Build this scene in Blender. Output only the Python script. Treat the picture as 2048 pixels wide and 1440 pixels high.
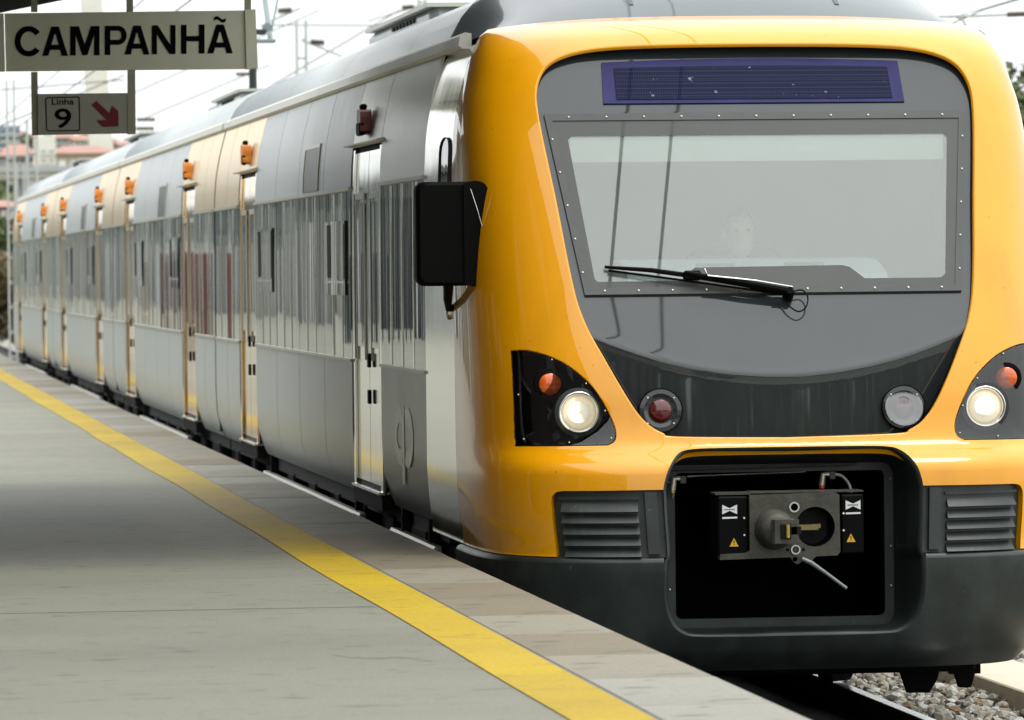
import bpy, math, random
import numpy as np
from mathutils import Vector, Matrix
from mathutils.geometry import delaunay_2d_cdt

random.seed(7); RNG = np.random.default_rng(7)
for o in list(bpy.data.objects): bpy.data.objects.remove(o)
scene = bpy.context.scene
COL = scene.collection
R = math.radians

# ------------------------------------------------------------------ camera
EYE = 1.47                       # metres above the platform, platform top is z = 0
def look(yaw, pitch, roll):
    f = Vector((math.sin(yaw)*math.cos(pitch), math.cos(yaw)*math.cos(pitch), -math.sin(pitch)))
    r = Vector((math.cos(yaw), -math.sin(yaw), 0)); u = r.cross(f)
    r2 = r*math.cos(roll) - u*math.sin(roll); u2 = u*math.cos(roll) + r*math.sin(roll)
    return Matrix((r2, u2, -f)).transposed()
cam = bpy.data.cameras.new('camera'); cam_ob = bpy.data.objects.new('camera', cam); COL.objects.link(cam_ob)
cam_ob.matrix_world = Matrix.Translation((0, 0, EYE)) @ look(0.126096, 0.017449, 0.011).to_4x4()
cam.sensor_width = 36; cam.lens = 10900/2048*36; cam.clip_start = 1; cam.clip_end = 3000
cam.dof.use_dof = True; cam.dof.focus_distance = 27.8; cam.dof.aperture_fstop = 7.5
scene.camera = cam_ob

# ------------------------------------------------------------------ sky, sun, exposure
SUN_EL, SUN_AZ = 72, 110         # azimuth clockwise from +Y (the way the train stretches)
w = bpy.data.worlds.new('World'); scene.world = w; w.use_nodes = True
nt = w.node_tree; nt.nodes.clear()
sky = nt.nodes.new('ShaderNodeTexSky'); sky.sky_type = 'NISHITA'; sky.sun_disc = False
sky.sun_elevation = R(SUN_EL); sky.sun_rotation = R(SUN_AZ); sky.air_density = 1.0; sky.dust_density = 3.0; sky.ozone_density = 1.0
hsv = nt.nodes.new('ShaderNodeHueSaturation'); hsv.inputs['Saturation'].default_value = 0.22
tc = nt.nodes.new('ShaderNodeTexCoord'); mp = nt.nodes.new('ShaderNodeMapping'); mp.inputs['Scale'].default_value = (1, 1, 3)
cn = nt.nodes.new('ShaderNodeTexNoise'); cn.inputs['Scale'].default_value = 2.2; cn.inputs['Detail'].default_value = 5
cr = nt.nodes.new('ShaderNodeMapRange'); cr.inputs['From Min'].default_value = 0.3; cr.inputs['From Max'].default_value = 0.7
cr.inputs['To Min'].default_value = 0.75; cr.inputs['To Max'].default_value = 1.0
mx = nt.nodes.new('ShaderNodeMix'); mx.data_type = 'RGBA'; mx.inputs['B'].default_value = (10, 10.4, 10.4, 1)
sep = nt.nodes.new('ShaderNodeSeparateXYZ'); og = nt.nodes.new('ShaderNodeMapRange'); og.inputs['From Min'].default_value = 0; og.inputs['From Max'].default_value = 1
og.inputs['To Min'].default_value = 1.3; og.inputs['To Max'].default_value = 2.5          # overcast: zenith far brighter than the horizon
mg = nt.nodes.new('ShaderNodeMix'); mg.data_type = 'RGBA'; mg.blend_type = 'MULTIPLY'; mg.inputs['Factor'].default_value = 1; mg.clamp_result = False

bg = nt.nodes.new('ShaderNodeBackground'); bg.inputs['Strength'].default_value = 0.12
wo = nt.nodes.new('ShaderNodeOutputWorld')
L = nt.links.new
L(sky.outputs[0], hsv.inputs['Color']); L(hsv.outputs[0], mx.inputs['A'])
L(tc.outputs['Generated'], mp.inputs[0]); L(mp.outputs[0], cn.inputs['Vector']); L(cn.outputs['Fac'], cr.inputs[0]); L(cr.outputs[0], mx.inputs['Factor'])
L(tc.outputs['Generated'], sep.inputs[0]); L(sep.outputs['Z'], og.inputs[0]); L(mx.outputs['Result'], mg.inputs['A']); L(og.outputs[0], mg.inputs['B']); L(mg.outputs['Result'], bg.inputs['Color']); L(bg.outputs[0], wo.inputs[0])
sun = bpy.data.lights.new('sun', 'SUN'); sun.energy = 1.1; sun.angle = R(18); sun.color = (1, .96, .9)
sun_ob = bpy.data.objects.new('sun', sun); COL.objects.link(sun_ob)
az, el = R(SUN_AZ), R(SUN_EL)
sdir = Vector((math.sin(az)*math.cos(el), math.cos(az)*math.cos(el), math.sin(el)))
sun_ob.rotation_euler = (-sdir).to_track_quat('-Z', 'Y').to_euler()
vs = scene.view_settings; vs.view_transform = 'Standard'; vs.look = 'None'; vs.exposure = -0.2; vs.gamma = 1; vs.use_curve_mapping = False
scene.render.engine = 'CYCLES'; scene.cycles.max_bounces = 8; scene.cycles.transparent_max_bounces = 12
scene.cycles.sample_clamp_indirect = 6

# ------------------------------------------------------------------ materials
MATS = {}
def M(name, col, rough=.5, metal=0., coat=0., coat_rough=.03, var=.12, scale=6., stretch=(1, 1, 1), bump=0., bscale=40., bstretch=(1, 1, 1), rvar=.08,
      emit=None, estr=0., spec=.5, detail=5, col2=None, ior=1.5, bdist=.01, bdetail=4):
    if name in MATS: return MATS[name]
    m = bpy.data.materials.new(name); m.use_nodes = True; n = m.node_tree.nodes; l = m.node_tree.links
    b = n['Principled BSDF']
    b.inputs['Metallic'].default_value = metal; b.inputs['Coat Weight'].default_value = coat; b.inputs['Coat Roughness'].default_value = coat_rough
    b.inputs['Specular IOR Level'].default_value = spec; b.inputs['IOR'].default_value = ior
    t = n.new('ShaderNodeTexCoord'); mpn = n.new('ShaderNodeMapping'); mpn.inputs['Scale'].default_value = stretch
    l.new(t.outputs['Object'], mpn.inputs[0])
    no = n.new('ShaderNodeTexNoise'); no.inputs['Scale'].default_value = scale; no.inputs['Detail'].default_value = detail; no.inputs['Roughness'].default_value = .6
    l.new(mpn.outputs[0], no.inputs['Vector'])
    mr = n.new('ShaderNodeMapRange'); mr.inputs['From Min'].default_value = .28; mr.inputs['From Max'].default_value = .72
    l.new(no.outputs['Fac'], mr.inputs[0])
    mixn = n.new('ShaderNodeMix'); mixn.data_type = 'RGBA'
    c1 = [max(0, c*(1-var)) for c in col]; c2 = [c*(1+var) for c in col] if col2 is None else list(col2)
    mixn.inputs['A'].default_value = (*c1, 1); mixn.inputs['B'].default_value = (*c2, 1)
    l.new(mr.outputs[0], mixn.inputs['Factor']); l.new(mixn.outputs['Result'], b.inputs['Base Color'])
    rr = n.new('ShaderNodeMapRange'); rr.inputs['To Min'].default_value = max(.0, rough-rvar); rr.inputs['To Max'].default_value = min(1, rough+rvar)
    l.new(no.outputs['Fac'], rr.inputs[0]); l.new(rr.outputs[0], b.inputs['Roughness'])
    if bump:
        mb = n.new('ShaderNodeMapping'); mb.inputs['Scale'].default_value = bstretch; l.new(t.outputs['Object'], mb.inputs[0])
        nb = n.new('ShaderNodeTexNoise'); nb.inputs['Scale'].default_value = bscale; nb.inputs['Detail'].default_value = bdetail; l.new(mb.outputs[0], nb.inputs['Vector'])
        bp = n.new('ShaderNodeBump'); bp.inputs['Strength'].default_value = bump; bp.inputs['Distance'].default_value = bdist
        l.new(nb.outputs['Fac'], bp.inputs['Height']); l.new(bp.outputs[0], b.inputs['Normal'])
    if emit:
        b.inputs['Emission Color'].default_value = (*emit, 1); b.inputs['Emission Strength'].default_value = estr
    MATS[name] = m; return m
def GLASS(name, tint, refl, rough=.01, ior=1.5, veil=.0):
    """thin pane: clear, with a mirror share that grows at grazing angles"""
    m = bpy.data.materials.new(name); m.use_nodes = True; n = m.node_tree.nodes; l = m.node_tree.links; n.clear()
    out = n.new('ShaderNodeOutputMaterial'); tr = n.new('ShaderNodeBsdfTransparent'); tr.inputs[0].default_value = (*tint, 1)
    gl = n.new('ShaderNodeBsdfGlossy'); gl.inputs['Roughness'].default_value = rough
    fr = n.new('ShaderNodeFresnel'); fr.inputs[0].default_value = ior
    ad = n.new('ShaderNodeMath'); ad.operation = 'ADD'; ad.use_clamp = True; ad.inputs[1].default_value = refl
    l.new(fr.outputs[0], ad.inputs[0])
    mix = n.new('ShaderNodeMixShader'); l.new(ad.outputs[0], mix.inputs[0]); l.new(tr.outputs[0], mix.inputs[1]); l.new(gl.outputs[0], mix.inputs[2])
    last = mix
    if veil:  # pale diffuse share standing in for the sky veil on the pane
        df = n.new('ShaderNodeBsdfDiffuse'); df.inputs[0].default_value = (.55, .57, .55, 1)
        tcn = n.new('ShaderNodeTexCoord'); nz = n.new('ShaderNodeTexNoise'); nz.inputs['Scale'].default_value = 3; nz.inputs['Detail'].default_value = 6
        l.new(tcn.outputs['Object'], nz.inputs['Vector'])
        mr = n.new('ShaderNodeMapRange'); mr.inputs['To Min'].default_value = veil*.7; mr.inputs['To Max'].default_value = veil*1.3; l.new(nz.outputs['Fac'], mr.inputs[0])
        m2 = n.new('ShaderNodeMixShader'); l.new(mr.outputs[0], m2.inputs[0]); l.new(mix.outputs[0], m2.inputs[1]); l.new(df.outputs[0], m2.inputs[2]); last = m2
    l.new(last.outputs[0], out.inputs[0]); MATS[name] = m; return m

YELLOW = M('yellow_paint', (.86, .36, .0), .35, coat=.9, spec=.2, coat_rough=.02, var=.03, scale=1.5, bump=.02, bscale=3, bdist=.02)
YELLOW.node_tree.nodes['Principled BSDF'].inputs['Coat IOR'].default_value = 1.55
def grime(m, scale, lo, hi, dark, stretch=(1, 1, 1), det=3):
    n = m.node_tree.nodes; l = m.node_tree.links; b = n['Principled BSDF']; src = b.inputs['Base Color'].links[0].from_socket
    t = n.new('ShaderNodeTexCoord'); mp_ = n.new('ShaderNodeMapping'); mp_.inputs['Scale'].default_value = stretch; no = n.new('ShaderNodeTexNoise'); no.inputs['Scale'].default_value = scale; no.inputs['Detail'].default_value = det
    mr = n.new('ShaderNodeMapRange'); mr.inputs['From Min'].default_value = lo; mr.inputs['From Max'].default_value = hi; mr.inputs['To Min'].default_value = 1; mr.inputs['To Max'].default_value = dark
    mx_ = n.new('ShaderNodeMix'); mx_.data_type = 'RGBA'; mx_.blend_type = 'MULTIPLY'; mx_.inputs['Factor'].default_value = 1
    l.new(t.outputs['Object'], mp_.inputs[0]); l.new(mp_.outputs[0], no.inputs['Vector']); l.new(no.outputs['Fac'], mr.inputs[0]); l.new(src, mx_.inputs['A']); l.new(mr.outputs[0], mx_.inputs['B']); l.new(mx_.outputs['Result'], b.inputs['Base Color'])
grime(YELLOW, 38, .72, .78, .35); grime(YELLOW, 2.2, .5, .8, .86, (2, 2, .5), 6)
STEEL = M('polished_steel', (.74, .725, .67), .10, metal=1, var=.05, scale=3, stretch=(1, 9, .5), bump=.2, bscale=2.0, bstretch=(.2, 1.3, .06), rvar=.05, bdist=.010, bdetail=1)
BRUSH = M('brushed_steel', (.60, .60, .56), .36, metal=1, var=.06, scale=3, stretch=(1, 12, .3), bump=.05, bscale=5, bstretch=(1, 4, .3), rvar=.06, bdist=.006)
GOLD = M('steel_warm_reflection', (.82, .64, .38), .30, metal=1, var=.05, scale=3, stretch=(1, 9, .5), bump=.06, bscale=4, bstretch=(1, 2, .3), rvar=.06, bdist=.006)  # same steel, warm reflection of the surroundings put into its tint
WARM_REFLP = M('polished_warm_reflection', (.86, .62, .36), .07, metal=1, var=.05, scale=3, stretch=(1, 9, .5), bump=.1, bscale=2, bstretch=(.2, 1.3, .06), rvar=.03, bdist=.008, bdetail=1)  # polished copy with the same reflected warmth in its tint
GREYP = M('pale_grey_paint', (.45, .485, .49), .32, var=.05, scale=2, spec=.4, bump=.02, bscale=5, rvar=.06)
SEAM = M('seam_rubber', (.03, .03, .03), .7)
MASK = M('gloss_black_mask', (.026, .031, .033), .35, spec=.08, coat=1, coat_rough=.03, var=.15, scale=2.5, bump=.02, bscale=4, bdist=.01)
MASK.node_tree.nodes['Principled BSDF'].inputs['Coat IOR'].default_value = 1.65
BUMPER = M('grey_bumper_plastic', (.019, .025, .023), .42, var=.2, scale=5, bump=.05, bscale=120, spec=.5)
grime(BUMPER, 7, .45, .75, 1.7, (1, 1, .6), 6); grime(BUMPER, 30, .70, .76, 2.5)
BLACK = M('black_plastic', (.003, .003, .003), .6, var=.2, spec=.08)
DARK = M('dark_underframe', (.012, .012, .011), .8, var=.5, scale=9, spec=.2)
FRAME = M('window_frame_grey', (.060, .064, .061), .4, var=.12, scale=10)
FRIT = M('grey_glass_border', (.075, .078, .072), .4, spec=.2, coat=.45, var=.05, scale=4)
CHROME = M('bright_steel', (.75, .75, .73), .2, metal=1, var=.08)
BOLT = M('bolt_steel', (.8, .8, .76), .3, metal=.6)
AMBER = M('amber_lens', (.75, .12, .01), .15, coat=1, var=.35, scale=12, stretch=(1, 1, 6))
REDL = M('red_lens', (.10, .006, .009), .12, coat=1, var=.35, scale=14, stretch=(1, 1, 6))
LAMP = M('headlight_lit', (.9, .88, .8), .2, var=.1, emit=(1, .93, .78), estr=2.6)
REFL = M('lamp_reflector', (.8, .78, .7), .15, metal=1)
GLASSW = GLASS('windscreen_glass', (.90, .95, .91), .075, veil=.12)
GLASS('marker_glass', (.95, .95, .95), .08)
GLASSP = GLASS('pod_glass', (.9, .92, .9), .03)
SIDEGL = M('tinted_side_glass', (.035, .042, .04), .02, var=.3, scale=2, bump=.16, bscale=2.0, bstretch=(.2, 1.4, .05), bdist=.010, bdetail=2, rvar=.02, spec=.8, ior=1.7)
ORANGE = M('orange_lamp', (.80, .25, .01), .35, var=.15)
DISPF = M('display_frame_violet', (.042, .040, .135), .5, spec=.1, var=.2, scale=5)
ROOF = M('roof_paint_skylit', (.36, .39, .40), .35, spec=.3, coat=.25, coat_rough=.06, var=.05, scale=1.5)  # sky reflected on the roof sides put into a lighter base colour
COWL = M('roof_paint_dim', (.11, .125, .135), .35, spec=.2, coat=.5, coat_rough=.03, var=.05, scale=1.5)  # darker copy of the roof paint, without that sky reflection in its colour
GUTTER = M('gutter_aluminium', (.55, .53, .46), .35, metal=.5, var=.08, scale=3)
CAST = M('cast_steel', (.07, .067, .053), .55, metal=.35, var=.35, scale=14, bump=.2, bscale=60)
WHITE = M('white_sticker', (.75, .76, .74), .5)
WARN = M('warning_yellow', (.8, .42, .02), .5)

# ------------------------------------------------------------------ mesh helpers
ORG = {}
def link(name, me, mat, parent, smooth=False, loc=None):
    o = bpy.data.objects.new(name, me); COL.objects.link(o)
    if mat is not None and not me.materials: me.materials.append(mat)
    if parent is not None: o.parent = parent
    if loc is not None: o.location = loc
    return o
def root_of(p):
    while p.parent is not None: p = p.parent
    return p
def mesh(name, V, F, mat, parent=None, smooth=False, normals=None):
    V = np.asarray(V, float)
    if parent is not None: V = V - np.array(ORG[root_of(parent).name])
    me = bpy.data.meshes.new(name); me.from_pydata(V.tolist(), [], [tuple(f) for f in F]); me.update()
    if smooth: me.polygons.foreach_set('use_smooth', [True]*len(me.polygons))
    if normals is not None: me.normals_split_custom_set_from_vertices([tuple(n) for n in normals])
    return link(name, me, mat, parent)
def tag(o, label, cat=None, group=None, kind=None):
    if label: o['label'] = label
    if cat: o['category'] = cat
    if group: o['group'] = group
    if kind: o['kind'] = kind
    return o
def thing(name, label, cat, loc, group=None, kind=None):
    o = bpy.data.objects.new(name, None); COL.objects.link(o); o.location = loc; o.empty_display_size = .3
    ORG[o.name] = tuple(loc); return tag(o, label, cat, group, kind)
def solo(o, label=None, cat=None, group=None, kind=None):      # top-level mesh
    ORG[o.name] = (0, 0, 0); return tag(o, label, cat, group, kind)
class G:
    """collects primitives into one mesh"""
    def __init__(s): s.V = []; s.F = []
    def add(s, V, F):
        k = len(s.V); s.V += [tuple(v) for v in V]; s.F += [tuple(i+k for i in f) for f in F]; return s
    def box(s, a, b, ch=0.):
        (x0, y0, z0), (x1, y1, z1) = a, b
        if ch <= 0:
            V = [(x, y, z) for x in (x0, x1) for y in (y0, y1) for z in (z0, z1)]
            return s.add(V, [(0, 1, 3, 2), (4, 6, 7, 5), (0, 4, 5, 1), (2, 3, 7, 6), (0, 2, 6, 4), (1, 5, 7, 3)])
        c = min(ch, .45*min(abs(x1-x0), abs(y1-y0), abs(z1-z0)))
        sec = [(x0+c, y0), (x1-c, y0), (x1, y0+c), (x1, y1-c), (x1-c, y1), (x0+c, y1), (x0, y1-c), (x0, y0+c)]
        sm = [(x0+c, y0+c), (x1-c, y0+c), (x1-c, y0+c), (x1-c, y1-c), (x1-c, y1-c), (x0+c, y1-c), (x0+c, y1-c), (x0+c, y0+c)]
        V = [(x, y, z0) for x, y in sm]+[(x, y, z0+c) for x, y in sec]+[(x, y, z1-c) for x, y in sec]+[(x, y, z1) for x, y in sm]
        F = []
        for k in range(3):
            for i in range(8): j = (i+1) % 8; F.append((k*8+i, k*8+j, k*8+8+j, k*8+8+i))
        F += [(7, 5, 3, 1), (25, 27, 29, 31)]
        return s.add(V, F)
    def tube(s, pts, r, n=8, cap=True):
        pts = [Vector(p) for p in pts]; rs = r if isinstance(r, (list, tuple)) else [r]*len(pts)
        V = []; F = []; prev = None
        for i, p in enumerate(pts):
            d = (pts[min(i+1, len(pts)-1)]-pts[max(i-1, 0)]).normalized()
            ref = prev if prev is not None else (Vector((0, 0, 1)) if abs(d.z) < .9 else Vector((1, 0, 0)))
            a = (ref-d*ref.dot(d)).normalized(); prev = a; b = d.cross(a)
            for k in range(n):
                t = 2*math.pi*k/n; V.append(p+(a*math.cos(t)+b*math.sin(t))*rs[i])
        for i in range(len(pts)-1):
            for k in range(n): j = (k+1) % n; F.append((i*n+k, i*n+j, i*n+n+j, i*n+n+k))
        if cap: F.append(tuple(range(n-1, -1, -1))); F.append(tuple(range((len(pts)-1)*n, len(pts)*n)))
        return s.add(V, F)
    def lathe(s, c, axis, prof, n=24, cap0=True, cap1=True):
        """prof: list of (distance along axis, radius)"""
        ax = Vector(axis).normalized(); ref = Vector((0, 0, 1)) if abs(ax.z) < .9 else Vector((1, 0, 0))
        a = (ref-ax*ref.dot(ax)).normalized(); b = ax.cross(a); c = Vector(c); V = []; F = []
        for d, r in prof:
            for k in range(n): t = 2*math.pi*k/n; V.append(c+ax*d+(a*math.cos(t)+b*math.sin(t))*r)
        for i in range(len(prof)-1):
            for k in range(n): j = (k+1) % n; F.append((i*n+k, i*n+j, i*n+n+j, i*n+n+k))
        if cap0: F.append(tuple(range(n-1, -1, -1)))
        if cap1: F.append(tuple(range((len(prof)-1)*n, len(prof)*n)))
        return s.add(V, F)
    def prism(s, poly, fn, d0, d1):
        """poly 2-D (u,v); fn(u,v,d)->xyz"""
        n = len(poly); V = [fn(u, v, d0) for u, v in poly]+[fn(u, v, d1) for u, v in poly]
        F = [tuple(range(n)), tuple(range(2*n-1, n-1, -1))]+[(i, i+n, (i+1) % n+n, (i+1) % n) for i in range(n)]
        return s.add(V, F)
    def build(s, name, mat, parent=None, smooth=False):
        return mesh(name, s.V, s.F, mat, parent, smooth)
def text_geo(body, size, offset=0.):
    cu = bpy.data.curves.new('lettering', 'FONT'); cu.body = body; cu.size = size; cu.offset = offset; cu.align_x = 'LEFT'; cu.resolution_u = 6
    ob = bpy.data.objects.new('lettering', cu); COL.objects.link(ob)
    dg = bpy.context.evaluated_depsgraph_get(); dg.update(); me = ob.evaluated_get(dg).to_mesh()
    V = [tuple(v.co) for v in me.vertices]; F = [tuple(p.vertices) for p in me.polygons]
    ob.evaluated_get(dg).to_mesh_clear(); bpy.data.objects.remove(ob); bpy.data.curves.remove(cu)
    return np.array(V), F
def fit_text(body, x0, x1, z0, z1, offset, base=None):
    V, F = text_geo(body, 1., offset); lo, hi = V.min(0), V.max(0)
    u = x0+(V[:, 0]-lo[0])/(hi[0]-lo[0])*(x1-x0); v = z0+(V[:, 1]-lo[1])/(hi[1]-lo[1])*(z1-z0)
    return u, v, F

# ------------------------------------------------------------------ ground, platform, track
def concrete(name, c, st=(.35, 1.6, 1)):
    m = M(name, c, .62, var=.14, scale=.5, stretch=st, detail=9, spec=.3); n = m.node_tree.nodes; l = m.node_tree.links; b = n['Principled BSDF']
    src = b.inputs['Base Color'].links[0].from_socket; t = n.new('ShaderNodeTexCoord')
    def layer(src, scale, stre, lo, hi, dark, det):
        mp_ = n.new('ShaderNodeMapping'); mp_.inputs['Scale'].default_value = stre; no = n.new('ShaderNodeTexNoise'); no.inputs['Scale'].default_value = scale; no.inputs['Detail'].default_value = det
        mr = n.new('ShaderNodeMapRange'); mr.inputs['From Min'].default_value = lo; mr.inputs['From Max'].default_value = hi; mr.inputs['To Min'].default_value = 1; mr.inputs['To Max'].default_value = dark
        mx_ = n.new('ShaderNodeMix'); mx_.data_type = 'RGBA'; mx_.blend_type = 'MULTIPLY'; mx_.inputs['Factor'].default_value = 1
        l.new(t.outputs['Object'], mp_.inputs[0]); l.new(mp_.outputs[0], no.inputs['Vector']); l.new(no.outputs['Fac'], mr.inputs[0]); l.new(src, mx_.inputs['A']); l.new(mr.outputs[0], mx_.inputs['B']); return mx_.outputs['Result'], no
    src, _ = layer(src, 45, (1, 1, 1), .3, .7, .80, 6)                 # grain
    src, _ = layer(src, 6, (.7, 1.4, 1), .60, .70, .60, 3)             # scuffs
    src, _ = layer(src, 17, (.5, 1, 1), .66, .74, .5, 2)              # spots
    src, gn = layer(src, .8, (.3, .55, 1), .45, .75, .80, 8)           # broad stains
    l.new(src, b.inputs['Base Color'])
    g_ = n.new('ShaderNodeTexNoise'); g_.inputs['Scale'].default_value = 70; g_.inputs['Detail'].default_value = 5; l.new(t.outputs['Object'], g_.inputs['Vector'])
    bp = n.new('ShaderNodeBump'); bp.inputs['Strength'].default_value = .35; bp.inputs['Distance'].default_value = .01; l.new(g_.outputs['Fac'], bp.inputs['Height']); l.new(bp.outputs[0], b.inputs['Normal'])
    return m
CONC = concrete('platform_concrete', (.222, .218, .168))
LINEP = concrete('yellow_line_paint', (.50, .335, .0015))
BALL = M('ballast_ground', (.20, .19, .165), .95, var=.5, scale=18, bump=.6, bscale=60, detail=8)
GROUND = M('ground_earth', (.22, .21, .17), .95, var=.35, scale=.15, detail=8)
RZ = -.90                         # rail top
XC = 4.78                         # track centre line
XE = 3.14                         # platform edge
g = G(); g.box((-900, -200, -1.6), (900, 2400, -1.13)); solo(g.build('ground', GROUND), None, kind='structure')
g = G(); g.box((XE+.25, -20, -1.15), (9.4, 420, -1.09)); solo(g.build('ballast_bed', BALL), None, kind='structure')
g = G(); g.box((XE+.2, -20, -1.10), (5.70, 420, -1.03)); solo(g.build('track_shade_sheet', M('shaded_track_bed', (.018, .017, .015), .95, var=.5, scale=20, bump=.6, bscale=50)), kind='structure')  # dark sheet between the rails; shade under the train put into its colour
def spline_(p):
    out = []
    for (a, b), (c, d) in zip(p, p[1:]):
        out += [(a+(c-a)*t+RNG.normal(0, .008), b+(d-b)*t+RNG.normal(0, .03)) for t in (0, .25, .5, .75)]
    return out
plat = thing('platform', None, None, (0, 30, 0), kind='structure')
g = G(); g.box((-7, -15, -1.2), (2.655, 400, 0)); g.build('slab', CONC, plat)
g = G(); g.box((2.6, -15, -1.2), (XE-.09, 400, -.16)); g.build('edge_wall', M('edge_wall_concrete', (.10, .10, .09), .9, var=.4, scale=4), plat)
# coping slabs along the edge
cop = [concrete('coping_a', (.28, .25, .19)),
       concrete('coping_b', (.22, .185, .125)),
       concrete('coping_c', (.32, .305, .26))]
y = 8.3; i = 0
cm = []
for k in range(3):
    g = G(); g.box((2.672, .004, -.15), (XE, 1.196, 0.0), .006)
    me = bpy.data.meshes.new('coping_slab'); me.from_pydata(g.V, [], g.F); me.materials.append(cop[k]); cm.append(me)
seq = [0, 2, 2, 0, 2, 2, 2, 2, 2, 0, 1, 0, 1, 1, 0, 1, 2, 1, 0, 2, 1]
while y < 164:
    o = link('coping_slab', cm[seq[i % len(seq)] if y < 27 else random.choice((0, 1, 1, 0, 2))], None, plat, loc=(0, y-30, RNG.uniform(-.003, .001)))
    y += 1.2; i += 1
g = G(); g.box((2.655, 8, -.05), (2.672, 165, -.004)); g.build('joint_filler', M('joint_grey', (.16, .17, .16), .8), plat)
# the painted line, hand-laid with a slight waver
ys = np.arange(8, 165, .5); V = []; F = []
for k, yy in enumerate(ys):
    a = .006*math.sin(yy*.9)+.006*math.sin(yy*.37+1); b = .006*math.sin(yy*.8+2)+.006*math.sin(yy*.33)
    V += [(2.372+a, yy, .004), (2.650+.3*b, yy, .004)]
    if k: F.append((2*k-2, 2*k-1, 2*k+1, 2*k))
solo(mesh('platform_line', V, F, LINEP), None, kind='structure')
# expansion joints across the slab
for yy in (23.4,):
    g = G(); g.box((-7, yy, .0005), (2.36, yy+.008, .0025)); g.build('expansion_joint', M('joint_dark', (.22, .22, .19), .9), plat)

# hairline cracks in the slab
for pts in ([(1.25, 40.9), (1.36, 40.7), (1.47, 40.75), (1.60, 40.3), (1.74, 39.9)], [(1.0, 27.4), (1.12, 27.1), (1.2, 27.2), (1.38, 26.8)], [(1.9, 20.5), (2.02, 20.3), (2.1, 20.35), (2.3, 20.0)]):
    V = []; F = []
    for k, (x, y) in enumerate(spline_(pts)): V += [(x, y-.006, .0012), (x, y+.006+.004*(k % 2), .0012)]
    F = [(2*k, 2*k+2, 2*k+3, 2*k+1) for k in range(len(V)//2-1)]; mesh('crack', V, F, M('crack_dark', (.07, .07, .06), .9), plat)
track = thing('track', None, None, (XC, 30, RZ), kind='structure')
RAIL = M('rail_side_rust', (.07, .05, .038), .8, var=.3, scale=20)
RAILT = M('rail_head', (.55, .56, .56), .25, metal=1)
def rails(xc, parent, y0=-15, y1=420):
    for sx in (-1, 1):
        x = xc+sx*.872
        g = G(); g.prism([(x-.07, RZ-.16), (x+.07, RZ-.16), (x+.07, RZ-.145), (x+.012, RZ-.12), (x+.012, RZ-.045), (x+.036, RZ-.035), (x+.036, RZ-.004), (x-.036, RZ-.004), (x-.036, RZ-.035), (x-.012, RZ-.045), (x-.012, RZ-.12), (x-.07, RZ-.145)],
                         lambda u, v, d: (u, d, v), y0, y1); ra = g.build('rail', RAIL, parent)
        g = G(); g.box((x-.03, y0, RZ-.003), (x+.03, y1, RZ)); g.build('rail_head', RAILT, ra)
rails(XC, track)
SLEEP = M('sleeper_concrete', (.33, .31, .27), .9, var=.2, scale=8)
g = G(); g.box((-1.3, -.13, -.27), (1.3, .13, -.165), .015); me = bpy.data.meshes.new('sleeper'); me.from_pydata(g.V, [], g.F); me.materials.append(SLEEP)
for k in range(90): link('sleeper', me, None, track, loc=(0, -12+.6*k+5, 0))
# ballast stones
def stones(n, xr, yr, zf, smin, smax, name, mat):
    ph = (1+5**.5)/2
    base = np.array([(-1, ph, 0), (1, ph, 0), (-1, -ph, 0), (1, -ph, 0), (0, -1, ph), (0, 1, ph), (0, -1, -ph), (0, 1, -ph), (ph, 0, -1), (ph, 0, 1), (-ph, 0, -1), (-ph, 0, 1)])/1.9
    bf = np.array([(0, 11, 5), (0, 5, 1), (0, 1, 7), (0, 7, 10), (0, 10, 11), (1, 5, 9), (5, 11, 4), (11, 10, 2), (10, 7, 6), (7, 1, 8), (3, 9, 4), (3, 4, 2), (3, 2, 6), (3, 6, 8), (3, 8, 9), (4, 9, 5), (2, 4, 11), (6, 2, 10), (8, 6, 7), (9, 8, 1)])
    Vs = []; Fs = []
    for i in range(n):
        s = RNG.uniform(smin, smax); q = base*RNG.uniform(.7, 1.25, (12, 1))*np.array([1, RNG.uniform(.7, 1.2), RNG.uniform(.55, .9)])*s
        a = RNG.uniform(0, 6.28); c_, s_ = math.cos(a), math.sin(a); q = q@np.array([[c_, s_, 0], [-s_, c_, 0], [0, 0, 1]])
        x, y_ = RNG.uniform(*xr), RNG.uniform(*yr)
        Vs.append(q+np.array([x, y_, zf(x, y_)+RNG.uniform(-.02, .03)])); Fs.append(bf+12*i)
    return mesh(name, np.concatenate(Vs), np.concatenate(Fs).tolist(), mat)
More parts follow.
